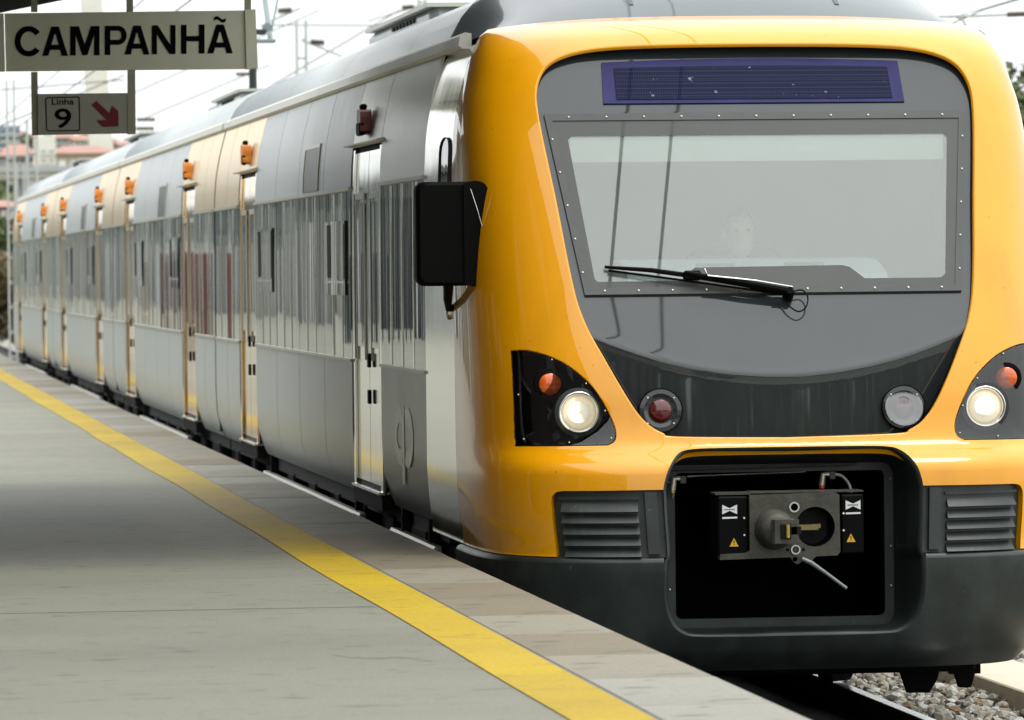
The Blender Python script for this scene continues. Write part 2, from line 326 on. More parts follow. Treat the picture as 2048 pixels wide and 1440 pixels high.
def stone_mat():
    m = bpy.data.materials.new('ballast_stone'); m.use_nodes = True; n = m.node_tree.nodes; l = m.node_tree.links; b = n['Principled BSDF']; b.inputs['Roughness'].default_value = .9
    ge = n.new('ShaderNodeNewGeometry'); ra = n.new('ShaderNodeValToRGB'); l.new(ge.outputs['Random Per Island'], ra.inputs[0])
    e = ra.color_ramp.elements; e[0].color = (.16, .15, .125, 1); e[1].color = (.52, .52, .48, 1)
    for p, c in ((.25, (.36, .33, .27, 1)), (.5, (.42, .40, .35, 1)), (.68, (.30, .20, .12, 1)), (.78, (.46, .45, .42, 1))):
        q = e.new(p); q.color = c
    tc_ = n.new('ShaderNodeTexCoord'); no = n.new('ShaderNodeTexNoise'); no.inputs['Scale'].default_value = 90; l.new(tc_.outputs['Object'], no.inputs['Vector'])
    bp = n.new('ShaderNodeBump'); bp.inputs['Strength'].default_value = .4; bp.inputs['Distance'].default_value = .01; l.new(no.outputs['Fac'], bp.inputs['Height']); l.new(bp.outputs[0], b.inputs['Normal'])
    mx_ = n.new('ShaderNodeMix'); mx_.data_type = 'RGBA'; mx_.blend_type = 'MULTIPLY'; mx_.inputs['Factor'].default_value = .5
    l.new(ra.outputs[0], mx_.inputs['A']); l.new(no.outputs['Color'], mx_.inputs['B']); l.new(ra.outputs[0], b.inputs['Base Color'])
    return m
SM = stone_mat()
solo(stones(9000, (5.70, 9.2), (26.5, 42), lambda x, y: RZ-.12+.03*math.sin(x*3)*math.sin(y*1.7), .022, .048, 'ballast_gravel', SM), 'loose grey ballast stones beside the rails', 'gravel', kind='stuff')
g = G()
duct = thing('cable_duct', 'pale concrete cable duct lying in the ballast right of the train', 'cable duct', (6.7, 30, -1))
DUCT = M('duct_concrete', (.62, .55, .42), .85, var=.1, scale=3, stretch=(.5, 2, 1), detail=7)
g = G(); g.box((6.52, -.498, -1.1), (6.98, .498, -.90), .008); me = bpy.data.meshes.new('lid'); me.from_pydata([(x-6.7, y, z+1) for x, y, z in g.V], [], g.F); me.materials.append(DUCT)
for k in range(30): link('lid', me, None, duct, loc=(0, -4+k*1.0, 0))

# ------------------------------------------------------------------ the train: nose surface
YJ = 28.45; YB = 29.62; HW0 = 1.5; NE = 4.6; L0 = 1.7; YEND = 94.2
def pchip(tab):
    x = np.array([t[0] for t in tab]); y_ = np.array([t[1] for t in tab]); h = np.diff(x); d = np.diff(y_)/h
    m = np.zeros(len(x)); m[0] = d[0]; m[-1] = d[-1]
    for i in range(1, len(x)-1):
        if d[i-1]*d[i] > 0:
            w1 = 2*h[i]+h[i-1]; w2 = h[i]+2*h[i-1]; m[i] = (w1+w2)/(w1/d[i-1]+w2/d[i])
    def f(v):
        v = np.clip(np.asarray(v, float), x[0], x[-1]); i = np.clip(np.searchsorted(x, v)-1, 0, len(x)-2); t = (v-x[i])/h[i]
        return y_[i]*(1+2*t)*(1-t)**2+m[i]*h[i]*t*(1-t)**2+y_[i+1]*t*t*(3-2*t)+m[i+1]*h[i]*t*t*(t-1)
    return f
YF = pchip([(-.6, 26.86), (-.5, 26.73), (-.3, 26.645), (-.02, 26.60), (.0, 26.605), (.25, 26.63), (.42, 26.645), (.46, 26.67), (.55, 26.79), (.62, 26.82), (.8, 26.86), (1.33, 27.08), (2.23, 27.53), (2.45, 27.65), (2.6, 27.77), (2.72, 27.90), (2.86, 28.07), (3.05, 28.28)])
ZF = pchip([(-.6, -.57), (0, .02), (2.45, 2.45), (2.6, 2.59), (2.72, 2.675), (2.86, 2.73), (3.05, 2.765)])
HWF = pchip([(-.6, 1.33), (-.45, 1.43), (-.25, 1.49), (-.02, 1.5), (0, 1.47), (.2, 1.49), (.4, 1.5), (1.8, 1.5), (2.1, 1.49), (2.3, 1.468), (2.45, 1.435), (2.6, 1.395), (2.72, 1.36), (2.86, 1.33), (3.05, 1.29)])
def _plan():
    a = np.linspace(0, 1.2, 300); pts = [(x, L0*(1-(1-(x/HW0)**NE)**(1/NE))) for x in a]
    for yv in np.linspace(pts[-1][1], L0, 400)[1:]: pts.append((HW0*max(0, 1-(1-yv/L0)**NE)**(1/NE), yv))
    p = np.array(pts); s = np.concatenate([[0], np.cumsum(np.hypot(*np.diff(p, axis=0).T))]); return s, p[:, 0], p[:, 1]
PS, PX, PY = _plan(); SE = PS[-1]; SMAX = SE+YB-YJ; SGAP = 2.627
def P(s, v):
    s = np.asarray(s, float); v = np.asarray(v, float); a = np.abs(s); sg = np.sign(s)
    xn = np.interp(np.minimum(a, SE), PS, PX); yn = np.interp(np.minimum(a, SE), PS, PY); ex = np.maximum(a-SE, 0)
    yf = YF(v); hw = HWF(v); w_ = np.clip((v-2.0)/.85, 0, 1); w_ = w_*w_*(3-2*w_)
    return np.stack([XC+sg*xn*hw/HW0, yf+yn*(YJ-yf)/L0+ex, ZF(v)-.06*w_*(xn/HW0)**3], -1)
def PN(s, v, h=4e-3):
    d1 = P(np.asarray(s)+h, v)-P(np.asarray(s)-h, v); d2 = P(s, np.asarray(v)+h)-P(s, np.asarray(v)-h)
    n = np.cross(d1, d2); return n/np.linalg.norm(n, axis=-1, keepdims=True)      # points outwards
def inside(poly, pts):
    p = np.asarray(poly); x, y_ = pts[:, 0], pts[:, 1]; c = np.zeros(len(pts), bool)
    for (x0, y0), (x1, y1) in zip(p, np.roll(p, -1, 0)):
        if y0 == y1: continue
        k = ((y0 > y_) != (y1 > y_)) & (x < (x1-x0)*(y_-y0)/(y1-y0)+x0); c ^= k
    return c
def dense(poly, st=.03, closed=True):
    out = []; n = len(poly)
    for i in range(n if closed else n-1):
        a, b = np.array(poly[i], float), np.array(poly[(i+1) % n], float); k = max(1, int(np.hypot(*(b-a))/st))
        out += [tuple(a+(b-a)*j/k) for j in range(k)]
    if not closed: out.append(tuple(poly[-1]))
    return out
def spline(pts, n=6, closed=False):
    """Catmull-Rom through the points"""
    p = [np.array(q, float) for q in pts]; out = []; m = len(p)
    for i in range(m if closed else m-1):
        a, b, c, d = (p[(i-1) % m], p[i], p[(i+1) % m], p[(i+2) % m]) if closed else (p[max(i-1, 0)], p[i], p[i+1], p[min(i+2, m-1)])
        for k in range(n):
            t = k/n; out.append(tuple(.5*((2*b)+(-a+c)*t+(2*a-5*b+4*c-d)*t*t+(-a+3*b-3*c+d)*t**3)))
    if not closed: out.append(tuple(p[-1]))
    return out
def tri(outer, holes=(), st=.035, lines=()):
    """2-D region with holes -> points, triangles"""
    lo = np.min(outer, 0); hi = np.max(outer, 0)
    gx, gy = np.meshgrid(np.arange(lo[0]+st/2, hi[0], st), np.arange(lo[1]+st/2, hi[1], st)); gp = np.stack([gx.ravel(), gy.ravel()], 1)
    keep = inside(outer, gp)
    for h_ in holes: keep &= ~inside(h_, gp)
    gp = gp[keep]; B_ = np.concatenate([np.array(outer)]+[np.array(h_) for h_ in holes]+[np.array(h_) for h_ in lines])
    ok = np.ones(len(gp), bool)
    for i in range(0, len(gp), 2000):
        ok[i:i+2000] = (((gp[i:i+2000, None]-B_[None])**2).sum(-1).min(1) > (.4*st)**2)
    gp = gp[ok]; ed = []; k = 0; pts = []
    for lp in [outer, *holes]:
        n = len(lp); ed += [(k+i, k+(i+1) % n) for i in range(n)]; pts += [tuple(q) for q in lp]; k += n
    for lp in lines:
        n = len(lp); ed += [(k+i, k+i+1) for i in range(n-1)]; pts += [tuple(q) for q in lp]; k += n
    pts += [tuple(q) for q in gp]
    r = delaunay_2d_cdt([Vector(q) for q in pts], ed, [], 0, 1e-6)
    pv = np.array([tuple(q) for q in r[0]]); f = np.array(r[2]); c = pv[f].mean(1); k = inside(outer, c)
    for h_ in holes: k &= ~inside(h_, c)
    return pv, f[k]
def mir(half): return [(-a, b) for a, b in half[::-1]]
def nose_patch(name, outer, holes, mat, parent, inset=0., st=.035):
    pv, f = tri(outer, holes, st); Q = P(pv[:, 0], pv[:, 1]); N = PN(pv[:, 0], pv[:, 1]); Q = Q-N*inset
    a, b, c = Q[f[0]]; fl = np.dot(np.cross(b-a, c-a), N[f[0][0]]) < 0
    f = f[:, ::-1] if fl else f
    return mesh(name, Q, f.tolist(), mat, parent, True, N)
def nose_lip(name, loop, mat, parent, depth=.05, into=.008, closed=True, rounded=True):
    """the turned-in edge of an opening; 'loop' must run so that the hole is on its left"""
    p = np.array(loop); n = len(p); t = np.roll(p, -1, 0)-np.roll(p, 1, 0)
    if not closed: t[0] = p[1]-p[0]; t[-1] = p[-1]-p[-2]
    t /= np.linalg.norm(t, axis=1, keepdims=True); nr = np.stack([-t[:, 1], t[:, 0]], 1)
    rings = []
    for off, dp in (((0, 0), (into*.55, into*.18), (into, into*.9), (into, depth)) if rounded else ((0, 0), (0, depth))):
        q = p+nr*off; rings.append(P(q[:, 0], q[:, 1])-PN(p[:, 0], p[:, 1])*dp)
    V = np.concatenate(rings); F = []
    for k in range(len(rings)-1):
        for i in range(n if closed else n-1): j = (i+1) % n; F.append((k*n+i, k*n+j, k*n+n+j, k*n+n+i))
    return mesh(name, V, F, mat, parent, True)
def ymask(xl, z):
    xl = np.abs(np.asarray(xl, float)); z = np.asarray(z, float)
    e = .12*L0*(1-np.maximum(0, 1-(np.minimum(xl, 1.4)/HW0)**NE)**(1/NE))*np.clip(1-(z-1.0)/.31, 0, 1)
    zc = np.minimum(.905+.20*(xl/.95)**2, 1.24)
    t = np.clip((1.31-z)/(1.31-zc), 0, 1)
    hood = 27.16-.573*(1.31-z); low = 27.16-.573*(1.31-zc)-(zc-z)*.02
    sm = 1/(1+np.exp(-(z-zc)/.009))
    y_ = np.where(z >= 1.31, 27.16+(z-1.31)*(27.66-27.16)/(2.25-1.31), hood*sm+low*(1-sm))
    return np.where(z > 2.25, 27.66+(z-2.25)*.58, y_)+e

TL = 'yellow and silver electric commuter train pulling in along the platform edge'
train = thing('train', TL, 'train', (XC, 26.6, RZ))
# outlines in (s, v): s runs sideways over the nose from its centre line, v upwards
mask_r = [(.55, .583), (.63, .603), (.70, .645), (.765, .72), (.84, .85), (.915, .995), (.975, 1.115), (1.012, 1.22), (1.035, 1.32), (1.062, 1.50), (1.085, 1.69), (1.108, 1.86), (1.155, 2.13), (1.18, 2.255), (1.195, 2.36), (1.187, 2.445), (1.145, 2.516), (1.048, 2.568), (.89, 2.601), (.62, 2.614)]
mask_o = dense(spline([(0, .572)]+mask_r+[(0, 2.618)], 5)+mir(spline([(0, .572)]+mask_r+[(0, 2.618)], 5))[1:-1], .03)
pod_r = spline([(1.428, 1.022), (1.32, 1.024), (1.215, 1.005), (1.12, .968), (1.035, .91), (.965, .84), (.91, .752), (.87, .665), (.858, .612), (.868, .57), (.905, .549)], 5)+[(1.428, .543)]
pod_r = dense(pod_r, .03); pod_l = [(-a, b) for a, b in pod_r][::-1]
gx1 = 1.225
arch_r = spline([(.655, .332), (.648, .37), (.622, .44), (.568, .503), (.487, .527), (.25, .531), (0, .531)], 5)
gr_corner = spline([(gx1, .26), (gx1-.006, .298), (gx1-.03, .322), (gx1-.07, .329)], 4)
low_r = [(SGAP, .0), (gx1, .0)]+gr_corner+[(.655, .332)]+arch_r[1:]
top = [(-SGAP, 3.05), (SGAP, 3.05)]
yellow_o = dense(top+low_r+mir(low_r)[1:], .03)
shell = nose_patch('nose_shell', yellow_o, [mask_o, pod_l, pod_r], YELLOW, train)
ccw = lambda lp: lp if sum(a[0]*b[1]-b[0]*a[1] for a, b in zip(lp, lp[1:]+lp[:1])) > 0 else lp[::-1]
for lp in (mask_o, pod_l, pod_r): nose_lip('edge_return', ccw(lp), YELLOW, shell, .02)
nose_lip('edge_return', dense((low_r[1:]+mir(low_r[1:])[1:])[::-1], .03, False), YELLOW, shell, .06, closed=False)
# a rubber seam between nose and cab side, and the cab sides themselves
for sx in (-1, 1):
    a = sx*(SGAP+.006); b = sx*SMAX
    nose_patch('cab_side', dense([(min(a, b), .0), (max(a, b), .0), (max(a, b), 2.74), (min(a, b), 2.74)], .05), [], STEEL, train, st=.06)
    nose_patch('nose_seam', dense([(sx*SGAP-.02, 0.), (sx*SGAP+.02, 0.), (sx*SGAP+.02, 2.9), (sx*SGAP-.02, 2.9)], .03), [], SEAM, train, inset=.008, st=.05)
    # cab door pull: tall black recess with rounded top just behind the seam
    q = [(sx*(SGAP+.62), 1.45), (sx*(SGAP+.16), 1.45)]+[(sx*(SGAP+.39-.23*math.cos(t)), 2.06+.08*math.sin(t)) for t in np.linspace(0, math.pi, 9)]
    cw_ = nose_patch('cab_side_window', dense(ccw(q), .04), [], SIDEGL, train, inset=-.004, st=.06)
    nose_lip('window_rubber', ccw(dense(q, .04))[::-1], SEAM, cw_, -.012, into=.03, rounded=False)
# mask
mo = np.array(mask_o); mP = P(mo[:, 0], mo[:, 1]); mxz = np.stack([mP[:, 0]-XC, mP[:, 2]], 1)
ws_out = [(-.965, 1.308), (.965, 1.308), (1.098, 2.232), (-1.098, 2.232)]
crz = []
for off in (-.06, -.035, -.02, -.01, 0, .01, .02, .035, .06):
    ln = np.array([(x_, min(.905+.20*(x_/.95)**2, 1.24)+off) for x_ in np.linspace(-1.0, 1.0, 90)])
    ins = inside([tuple(q*np.array((.985, 1))) for q in mxz], ln); crz.append([tuple(q) for q in ln[ins]])
pv, f = tri([tuple(q) for q in mxz], [dense(ws_out, .05)], .025, crz)
V = np.stack([pv[:, 0]+XC, ymask(pv[:, 0], pv[:, 1]), pv[:, 1]], 1); h = 2e-3
dx = (ymask(pv[:, 0]+h, pv[:, 1])-ymask(pv[:, 0]-h, pv[:, 1]))/(2*h); dz = (ymask(pv[:, 0], pv[:, 1]+h)-ymask(pv[:, 0], pv[:, 1]-h))/(2*h)
N = np.stack([dx, -np.ones(len(dx)), dz], 1); N /= np.linalg.norm(N, axis=1, keepdims=True)
a, b, c = V[f[0]]; f = f[:, ::-1] if np.cross(b-a, c-a)[1] > 0 else f
mask = mesh('front_mask', V, f.tolist(), MASK, train, True, N)
mq = mxz; V = np.concatenate([mP-PN(mo[:, 0], mo[:, 1])*.006, np.stack([mq[:, 0]+XC, ymask(mq[:, 0], mq[:, 1])+.002, mq[:, 1]], 1)]); n = len(mq)
mesh('mask_wall', V, [(i, (i+1) % n, (i+1) % n+n, i+n) for i in range(n)], BLACK, mask, True)

# ------------------------------------------------------------------ windscreen
def wp(xl, z, off=0.): # point on the windscreen plane
    sl = (27.66-27.16)/(2.25-1.31); k = 1/math.hypot(1, sl)
    return (XC+xl, 27.16+(z-1.31)*sl-off*k, z+off*sl*k)
def wquad(name, poly, mat, parent, d0, d1, holes=()):
    pv, f = tri(dense(poly, .08), [dense(h_, .08) for h_ in holes], .2)
    n = len(pv); F = [tuple(t) for t in f]+[tuple(i+n for i in t[::-1]) for t in f]
    cnt = {}
    for t in f:
        for i in range(3):
            e = (t[i], t[(i+1) % 3]); cnt[tuple(sorted(e))] = cnt.get(tuple(sorted(e)), [])+[e]
    for e in cnt.values():
        if len(e) == 1: F.append((e[0][1], e[0][0], e[0][0]+n, e[0][1]+n))
    return mesh(name, [wp(u, v, d0) for u, v in pv]+[wp(u, v, d1) for u, v in pv], F, mat, parent)
def inset(poly, dxb, dxt, zb, zt):
    return [(-dxb, zb), (dxb, zb), (dxt, zt), (-dxt, zt)]
fr_in = inset(None, .935, 1.058, 1.343, 2.197)
clear = [(-.895, 1.375), (-.43, 1.375), (-.415, 1.425), (-.39, 1.442), (.36, 1.446), (.40, 1.438), (.475, 1.378), (.865, 1.378), (.892, 1.395), (.985, 2.10), (.965, 2.118), (-.965, 2.118), (-.985, 2.10), (-.908, 1.39)]
wsg = wquad('windscreen', clear, GLASSW, train, .004, .010)
wquad('glass_border', fr_in, FRIT, wsg, .002, .0105, [clear])
wquad('windscreen_frame', ws_out, FRAME, wsg, -.03, .016, [fr_in])
g = G(); g.lathe((0, 0, 0), (0, -1, .5), [(0, .006), (.004, .0055), (.006, .0025)], 8); bme = bpy.data.meshes.new('bolt'); bme.from_pydata(g.V, [], g.F); bme.materials.append(BOLT)
T0 = np.array((XC, 26.6, RZ))
def bolt(p, parent, s=1.): o = link('bolt', bme, None, parent, loc=tuple(np.array(p)-T0)); o.scale = (s, s, s)
for k in range(11):
    u = -1+2*(k+.5)/11
    bolt(wp(u*1.07, 2.214, .016), wsg); bolt(wp(u*.95, 1.326, .016), wsg)
for k in range(5):
    z = 1.42+k*.17
    for sx in (-1, 1): bolt(wp(sx*(.952+.132*(z-1.31)/.92), z, .016), wsg)
# reflecting sun blind and cab interior
CABW = M('cab_wall', (.36, .39, .36), .8, var=.08, scale=2); CABD = M('cab_console_grey', (.62, .68, .82), .6, var=.08, scale=3)
g = G(); g.box((XC-1.36, 29.35, .9), (XC+1.36, 29.4, 2.62)); g.box((XC-1.34, 28.0, .9), (XC-1.30, 29.35, 2.42)); g.box((XC+1.30, 28.0, .9), (XC+1.34, 29.35, 2.42)); g.box((XC-1.22, 28.02, 2.40), (XC+1.22, 29.35, 2.44)); g.box((XC-1.36, 27.3, .86), (XC+1.36, 29.35, .9))
g.build('cab_interior', CABW, train)
g = G(); g.prism([(27.24, 1.30), (27.34, 1.41), (27.60, 1.475), (27.85, 1.49), (27.98, 1.40), (27.98, .9), (27.24, .9)], lambda u, v, d: (d, u, v), XC-.72, XC+.62)
con = g.build('driving_console', CABD, train)
for x in (-.34, .12):
    g = G(); g.box((XC+x, 27.5, 1.442), (XC+x+.2, 27.53, 1.468)); g.build('demister_slot', FRAME, con)
BLIND = M('sun_blind', (.72, .76, .74), .7, var=.03)
g = G(); g.box((XC-.97, 27.60, 1.99), (XC+.97, 27.61, 2.14)); g.build('sun_blind', BLIND, train)
# ------------------------------------------------------------------ destination display
def dp(xl, z, off=0.): return (XC+xl, float(ymask(0, z))-off, z+off*.5)
def dprism(name, poly, d0, d1, mat, parent):
    g = G(); g.prism(poly, lambda u, v, d: dp(u, v, d), d0, d1); return g.build(name, mat, parent)
topc = [(.775-1.55*k/10, 2.502+.018*(1-(1-2*k/10)**2)) for k in range(11)]
disp = dprism('destination_display', [(-.785, 2.288), (.785, 2.288)]+topc, -.004, .008, DISPF, train)
def led_mat():
    m = bpy.data.materials.new('led_matrix'); m.use_nodes = True; n = m.node_tree.nodes; l = m.node_tree.links; b = n['Principled BSDF']
    tc_ = n.new('ShaderNodeTexCoord'); vo = n.new('ShaderNodeTexVoronoi'); vo.inputs['Scale'].default_value = 78; vo.inputs['Randomness'].default_value = 0
    l.new(tc_.outputs['Object'], vo.inputs['Vector'])
    ra = n.new('ShaderNodeValToRGB'); e = ra.color_ramp.elements; e[0].position = .25; e[0].color = (.022, .03, .07, 1); e[1].position = .5; e[1].color = (.006, .008, .035, 1)
    l.new(vo.outputs['Distance'], ra.inputs[0])
    no = n.new('ShaderNodeTexNoise'); no.inputs['Scale'].default_value = 26; no.inputs['Detail'].default_value = 6; l.new(tc_.outputs['Object'], no.inputs['Vector'])
    r2 = n.new('ShaderNodeMapRange'); r2.inputs['From Min'].default_value = .69; r2.inputs['From Max'].default_value = .74; l.new(no.outputs['Fac'], r2.inputs[0])
    mx_ = n.new('ShaderNodeMix'); mx_.data_type = 'RGBA'; mx_.inputs['B'].default_value = (.2, .24, .28, 1); l.new(r2.outputs[0], mx_.inputs['Factor']); l.new(ra.outputs[0], mx_.inputs['A'])
    l.new(mx_.outputs['Result'], b.inputs['Base Color']); b.inputs['Roughness'].default_value = .25; b.inputs['Coat Weight'].default_value = .12; b.inputs['Specular IOR Level'].default_value = .05; b.inputs['Coat Roughness'].default_value = .02
    return m
topc = [(.715-1.43*k/10, 2.470+.012*(1-(1-2*k/10)**2)) for k in range(11)]
dprism('led_screen', [(-.715, 2.306), (.725, 2.306)]+topc, .0085, .011, led_mat(), disp)

# ------------------------------------------------------------------ lamps
for sx, pl in ((-1, pod_l), (1, pod_r)):
    side = 'left' if sx < 0 else 'right'
    pod = nose_patch('headlight_pod', ccw(list(pl)), [], BLACK, train, inset=.085, st=.05)
    nose_lip('pod_wall', ccw(list(pl)), BLACK, pod, .087, into=.009)
    q = np.array(ccw(list(pl))); c0 = q.mean(0)
    # printed black border on the cover, and the cover glass
    inn = [tuple(c0+(p_-c0)*np.array((.86, .87))+np.array((-.004*sx, .004))) for p_ in q]
    nose_patch('cover_border', [tuple(t) for t in q], [inn], BLACK, pod, inset=.0065, st=.05)
    nose_patch('cover_glass', [tuple(t) for t in q], [], GLASSP, pod, inset=.004, st=.05)
    for s_, v_ in ((1.36, .58), (1.10, .565), (.885, .585), (.91, .72), (1.0, .855), (1.17, .975), (1.385, .8)):
        bolt(P(sx*s_, v_)-np.array((0, .001, 0)), pod, .7)
    # inner lamp carrier
    p = P(sx*1.04, .713); y0 = float(p[1])
    hl = G(); hl.lathe((p[0], y0+.07, p[2]), (0, -1, 0), [(0, .118), (.02, .122), (.055, .122), (.058, .104)], 40, cap1=False); hl = hl.build('headlight', BUMPER, pod, False)
    g = G(); g.lathe((p[0], y0+.07, p[2]), (0, -1, 0), [(.03, .104), (.062, .104), (.064, .098), (.056, .089), (.045, .088)], 40, cap0=False, cap1=False); g.build('bezel', CHROME, hl, True)
    g = G(); g.lathe((p[0], y0+.07, p[2]), (0, -1, 0), [(.040, .089), (.046, .07), (.050, .052)], 40, True, False); g.build('reflector', M('lamp_glow', (.9, .8, .6), .2, var=.2, scale=30, emit=(1, .82, .55), estr=.55), hl, True); g = G(); g.lathe((p[0], y0+.07, p[2]), (0, -1, 0), [(.0495, .054), (.055, .04), (.057, .012)], 32); g.build('lens', LAMP, hl, True)
    g = G(); g.lathe((p[0], y0+.015, p[2]), (0, -1, 0), [(0, .014), (.002, .010)], 16); g.build('bulb_cap', REFL, hl)
    p = P(sx*1.185, .853); y0 = float(p[1])
    al = G(); al.lathe((p[0], y0+.06, p[2]), (0, -1, 0), [(-.02, .078), (.04, .078), (.044, .06)], 32, cap1=False); al = al.build('amber_lamp', BLACK, pod)
    g = G(); g.lathe((p[0], y0+.06, p[2]), (0, -1, 0), [(.03, .061), (.046, .052), (.053, .03), (.055, .004)], 32); g.build('lens', AMBER, al, True)
    # marker lamp on the mask
    x = sx*.618; z = .733; yy = float(ymask(x, z))-.022
    ml = G(); ml.lathe((XC+x, yy+.01, z), (0, -1, .03), [(-.06, .112), (.016, .112), (.02, .106), (.021, .085), (.018, .078), (.014, .066)], 48); ml = ml.build('marker_lamp', MASK if sx < 0 else MASK, train)
    g = G(); g.lathe((XC+x, yy+.01, z), (0, -1, .03), [(.012, .113), (.0215, .1125), (.0225, .108), (.012, .106)], 48, False, False); g.build('rim', BLACK, ml, True)
    g = G(); g.lathe((XC+x, yy+.01, z), (0, -1, .03), [(.012, .061), (.022, .052), (.029, .03), (.031, .004)], 32); g.build('lens', REDL, ml, True)
    if sx > 0: g = G(); g.lathe((XC+x, yy-.024, z), (0, -1, .30), [(0, .098), (.003, .096)], 40); g.build('clear_cover', MATS['marker_glass'], ml)
    for t in (.75, 2.36, 3.9, 5.5): bolt((XC+x+.092*math.cos(t), yy-.013, z+.092*math.sin(t)), ml, .8)

# ------------------------------------------------------------------ grilles, bumper, coupler bay
for sx in (-1, 1):
    q = [(.655, .332), (.655, .0), (gx1, .0)]+gr_corner; q = [(sx*a, b) for a, b in q]
    gp_ = nose_patch('bumper_grille', ccw(dense(q, .03)), [], BUMPER, train, inset=.030, st=.05)
    # raised frame
    def strip(s0, s1, v0, v1, d0, d1, name, mat, parent, tilt=0.):
        ss = np.linspace(s0, s1, 9)*sx; rows = []
        for v_, d_ in ((v0, d0), (v0, d1+tilt), (v1, d1), (v1, d0)): rows.append(P(ss, np.full(9, v_))-PN(ss, np.full(9, .2))*d_)
        V = np.concatenate(rows); F = [(k*9+i, k*9+i+1, ((k+1) % 4)*9+i+1, ((k+1) % 4)*9+i) for k in range(4) for i in range(8)]+[(0, 9, 18, 27), (8, 35, 26, 17)]
        return mesh(name, V, F, mat, parent)
    strip(.69, .75, .012, .322, .034, .004, 'frame_post', BUMPER, gp_)
    strip(.775, 1.20, .285, .30, .034, .018, 'frame_rail', BUMPER, gp_)
    for k in range(5):
        v1 = .268-k*.056
        strip(.785, 1.178, v1-.044, v1, .034, .026, 'slat', BUMPER, gp_, -.030)
    for s_ in (.80, .98, 1.16): bolt(P(sx*s_, .012)-PN(sx*s_, .012)*.024, gp_, .8)
bay_low = spline([(.655, .0), (.66, -.15), (.655, -.25), (.625, -.35), (.565, -.40), (.48, -.412), (.25, -.415), (0, -.415)], 5)
bo = [(SGAP+.1, -.6), (SGAP+.1, -.03), (.656, -.03)]+bay_low[1:]
bump_o = dense(bo+mir(bo)[1:], .035)
bumper = nose_patch('bumper_skirt', ccw(bump_o), [], BUMPER, train, st=.05)
# ledge on top of the bumper
ss = np.concatenate([np.linspace(-SGAP-.05, -.66, 60)]); 
for sx in (-1, 1):
    s_ = ss*sx; nn_ = PN(s_, np.full(60, -.1)); V = np.concatenate([P(s_, np.full(60, -.1))*np.array((1, 1, 0))+np.array((0, 0, 1))*(ZF(v_)) - nn_*d_ for v_, d_ in ((-.03, -.004), (-.018, .000), (-.009, .010), (-.006, .024), (-.005, .09))])
    mesh('ledge', V, [(k*60+i, k*60+i+1, k*60+61+i, k*60+60+i) for k in range(4) for i in range(59)], BUMPER, bumper, True)
# funnel from the opening down to the inner frame
loop = [(a, b) for a, b in arch_r[::-1]]                  # centre top -> right side
loop = dense(loop+[(.655, .30), (.655, .1), (.655, -.0)]+bay_low[1:], .03, False); loop = loop+mir(loop)[1:-1]
lp = np.array(loop); O_ = P(lp[:, 0], lp[:, 1]); cz = (O_[:, 2].max()+O_[:, 2].min())/2
def rrect(hx, z0, z1, r, n_):
    pts = []
    for cx_, cz_, t0 in ((hx-r, z1-r, 90), (hx-r, z0+r, 0), (-hx+r, z0+r, -90), (-hx+r, z1-r, -180)):
        for k in range(n_): t = R(t0-90*k/(n_-1)); pts.append((cx_+r*math.cos(t), cz_+r*math.sin(t)))
    return pts
rr = np.array([(0, .452)]+rrect(.58, -.365, .452, .06, 6)); rr = np.array(dense([tuple(q) for q in rr], .01))
ang_r = np.arctan2(rr[:, 0]/.58, (rr[:, 1]-.0435)/.41); ang_o = np.arctan2(O_[:, 0]-XC, (O_[:, 2]-cz)/.72)
idx = [int(np.argmin(np.abs(np.angle(np.exp(1j*(ang_r-a)))))) for a in ang_o]
I_ = np.array([(XC+rr[i][0], 27.05, rr[i][1]) for i in idx]); n = len(O_)
cen = np.array((XC, 0, .05)); rd = (cen-O_)*np.array((1, 0, 1)); rd /= np.linalg.norm(rd, axis=1, keepdims=True); yv = np.array((0, 1., 0))
V = np.concatenate([O_, O_+rd*.010+yv*.003, O_+rd*.018+yv*.011, O_+rd*.022+yv*.03, I_]); F = [(k*n+i, k*n+(i+1) % n, k*n+n+(i+1) % n, k*n+n+i) for k in range(4) for i in range(n)]
bay = mesh('coupler_bay', V, F, BUMPER, train, True)
fi = rrect(.535, -.32, .415, .03, 5); fo = rrect(.60, -.385, .47, .06, 5); m_ = len(fi)
V = [(XC+a, 27.045, b) for a, b in fo]+[(XC+a, 27.045, b) for a, b in fi]+[(XC+a, 27.09, b) for a, b in fi]
mesh('inner_frame', V, [(k*m_+i, k*m_+(i+1) % m_, k*m_+m_+(i+1) % m_, k*m_+m_+i) for k in range(2) for i in range(m_)], BUMPER, bay)
for x in (-.565, .565):
    for z in (.37, .03, -.17): bolt((XC+x, 27.04, z), bay, .9)
g = G(); V = [(XC+x, y_, z) for y_ in (27.09, 28.6) for x, z in ((-.7, -.5), (.7, -.5), (.7, .6), (-.7, .6))]
g.add(V, [(4, 5, 6, 7), (0, 1, 5, 4), (1, 2, 6, 5), (2, 3, 7, 6), (3, 0, 4, 7)]); g.build('bay_box', BLACK, bay)
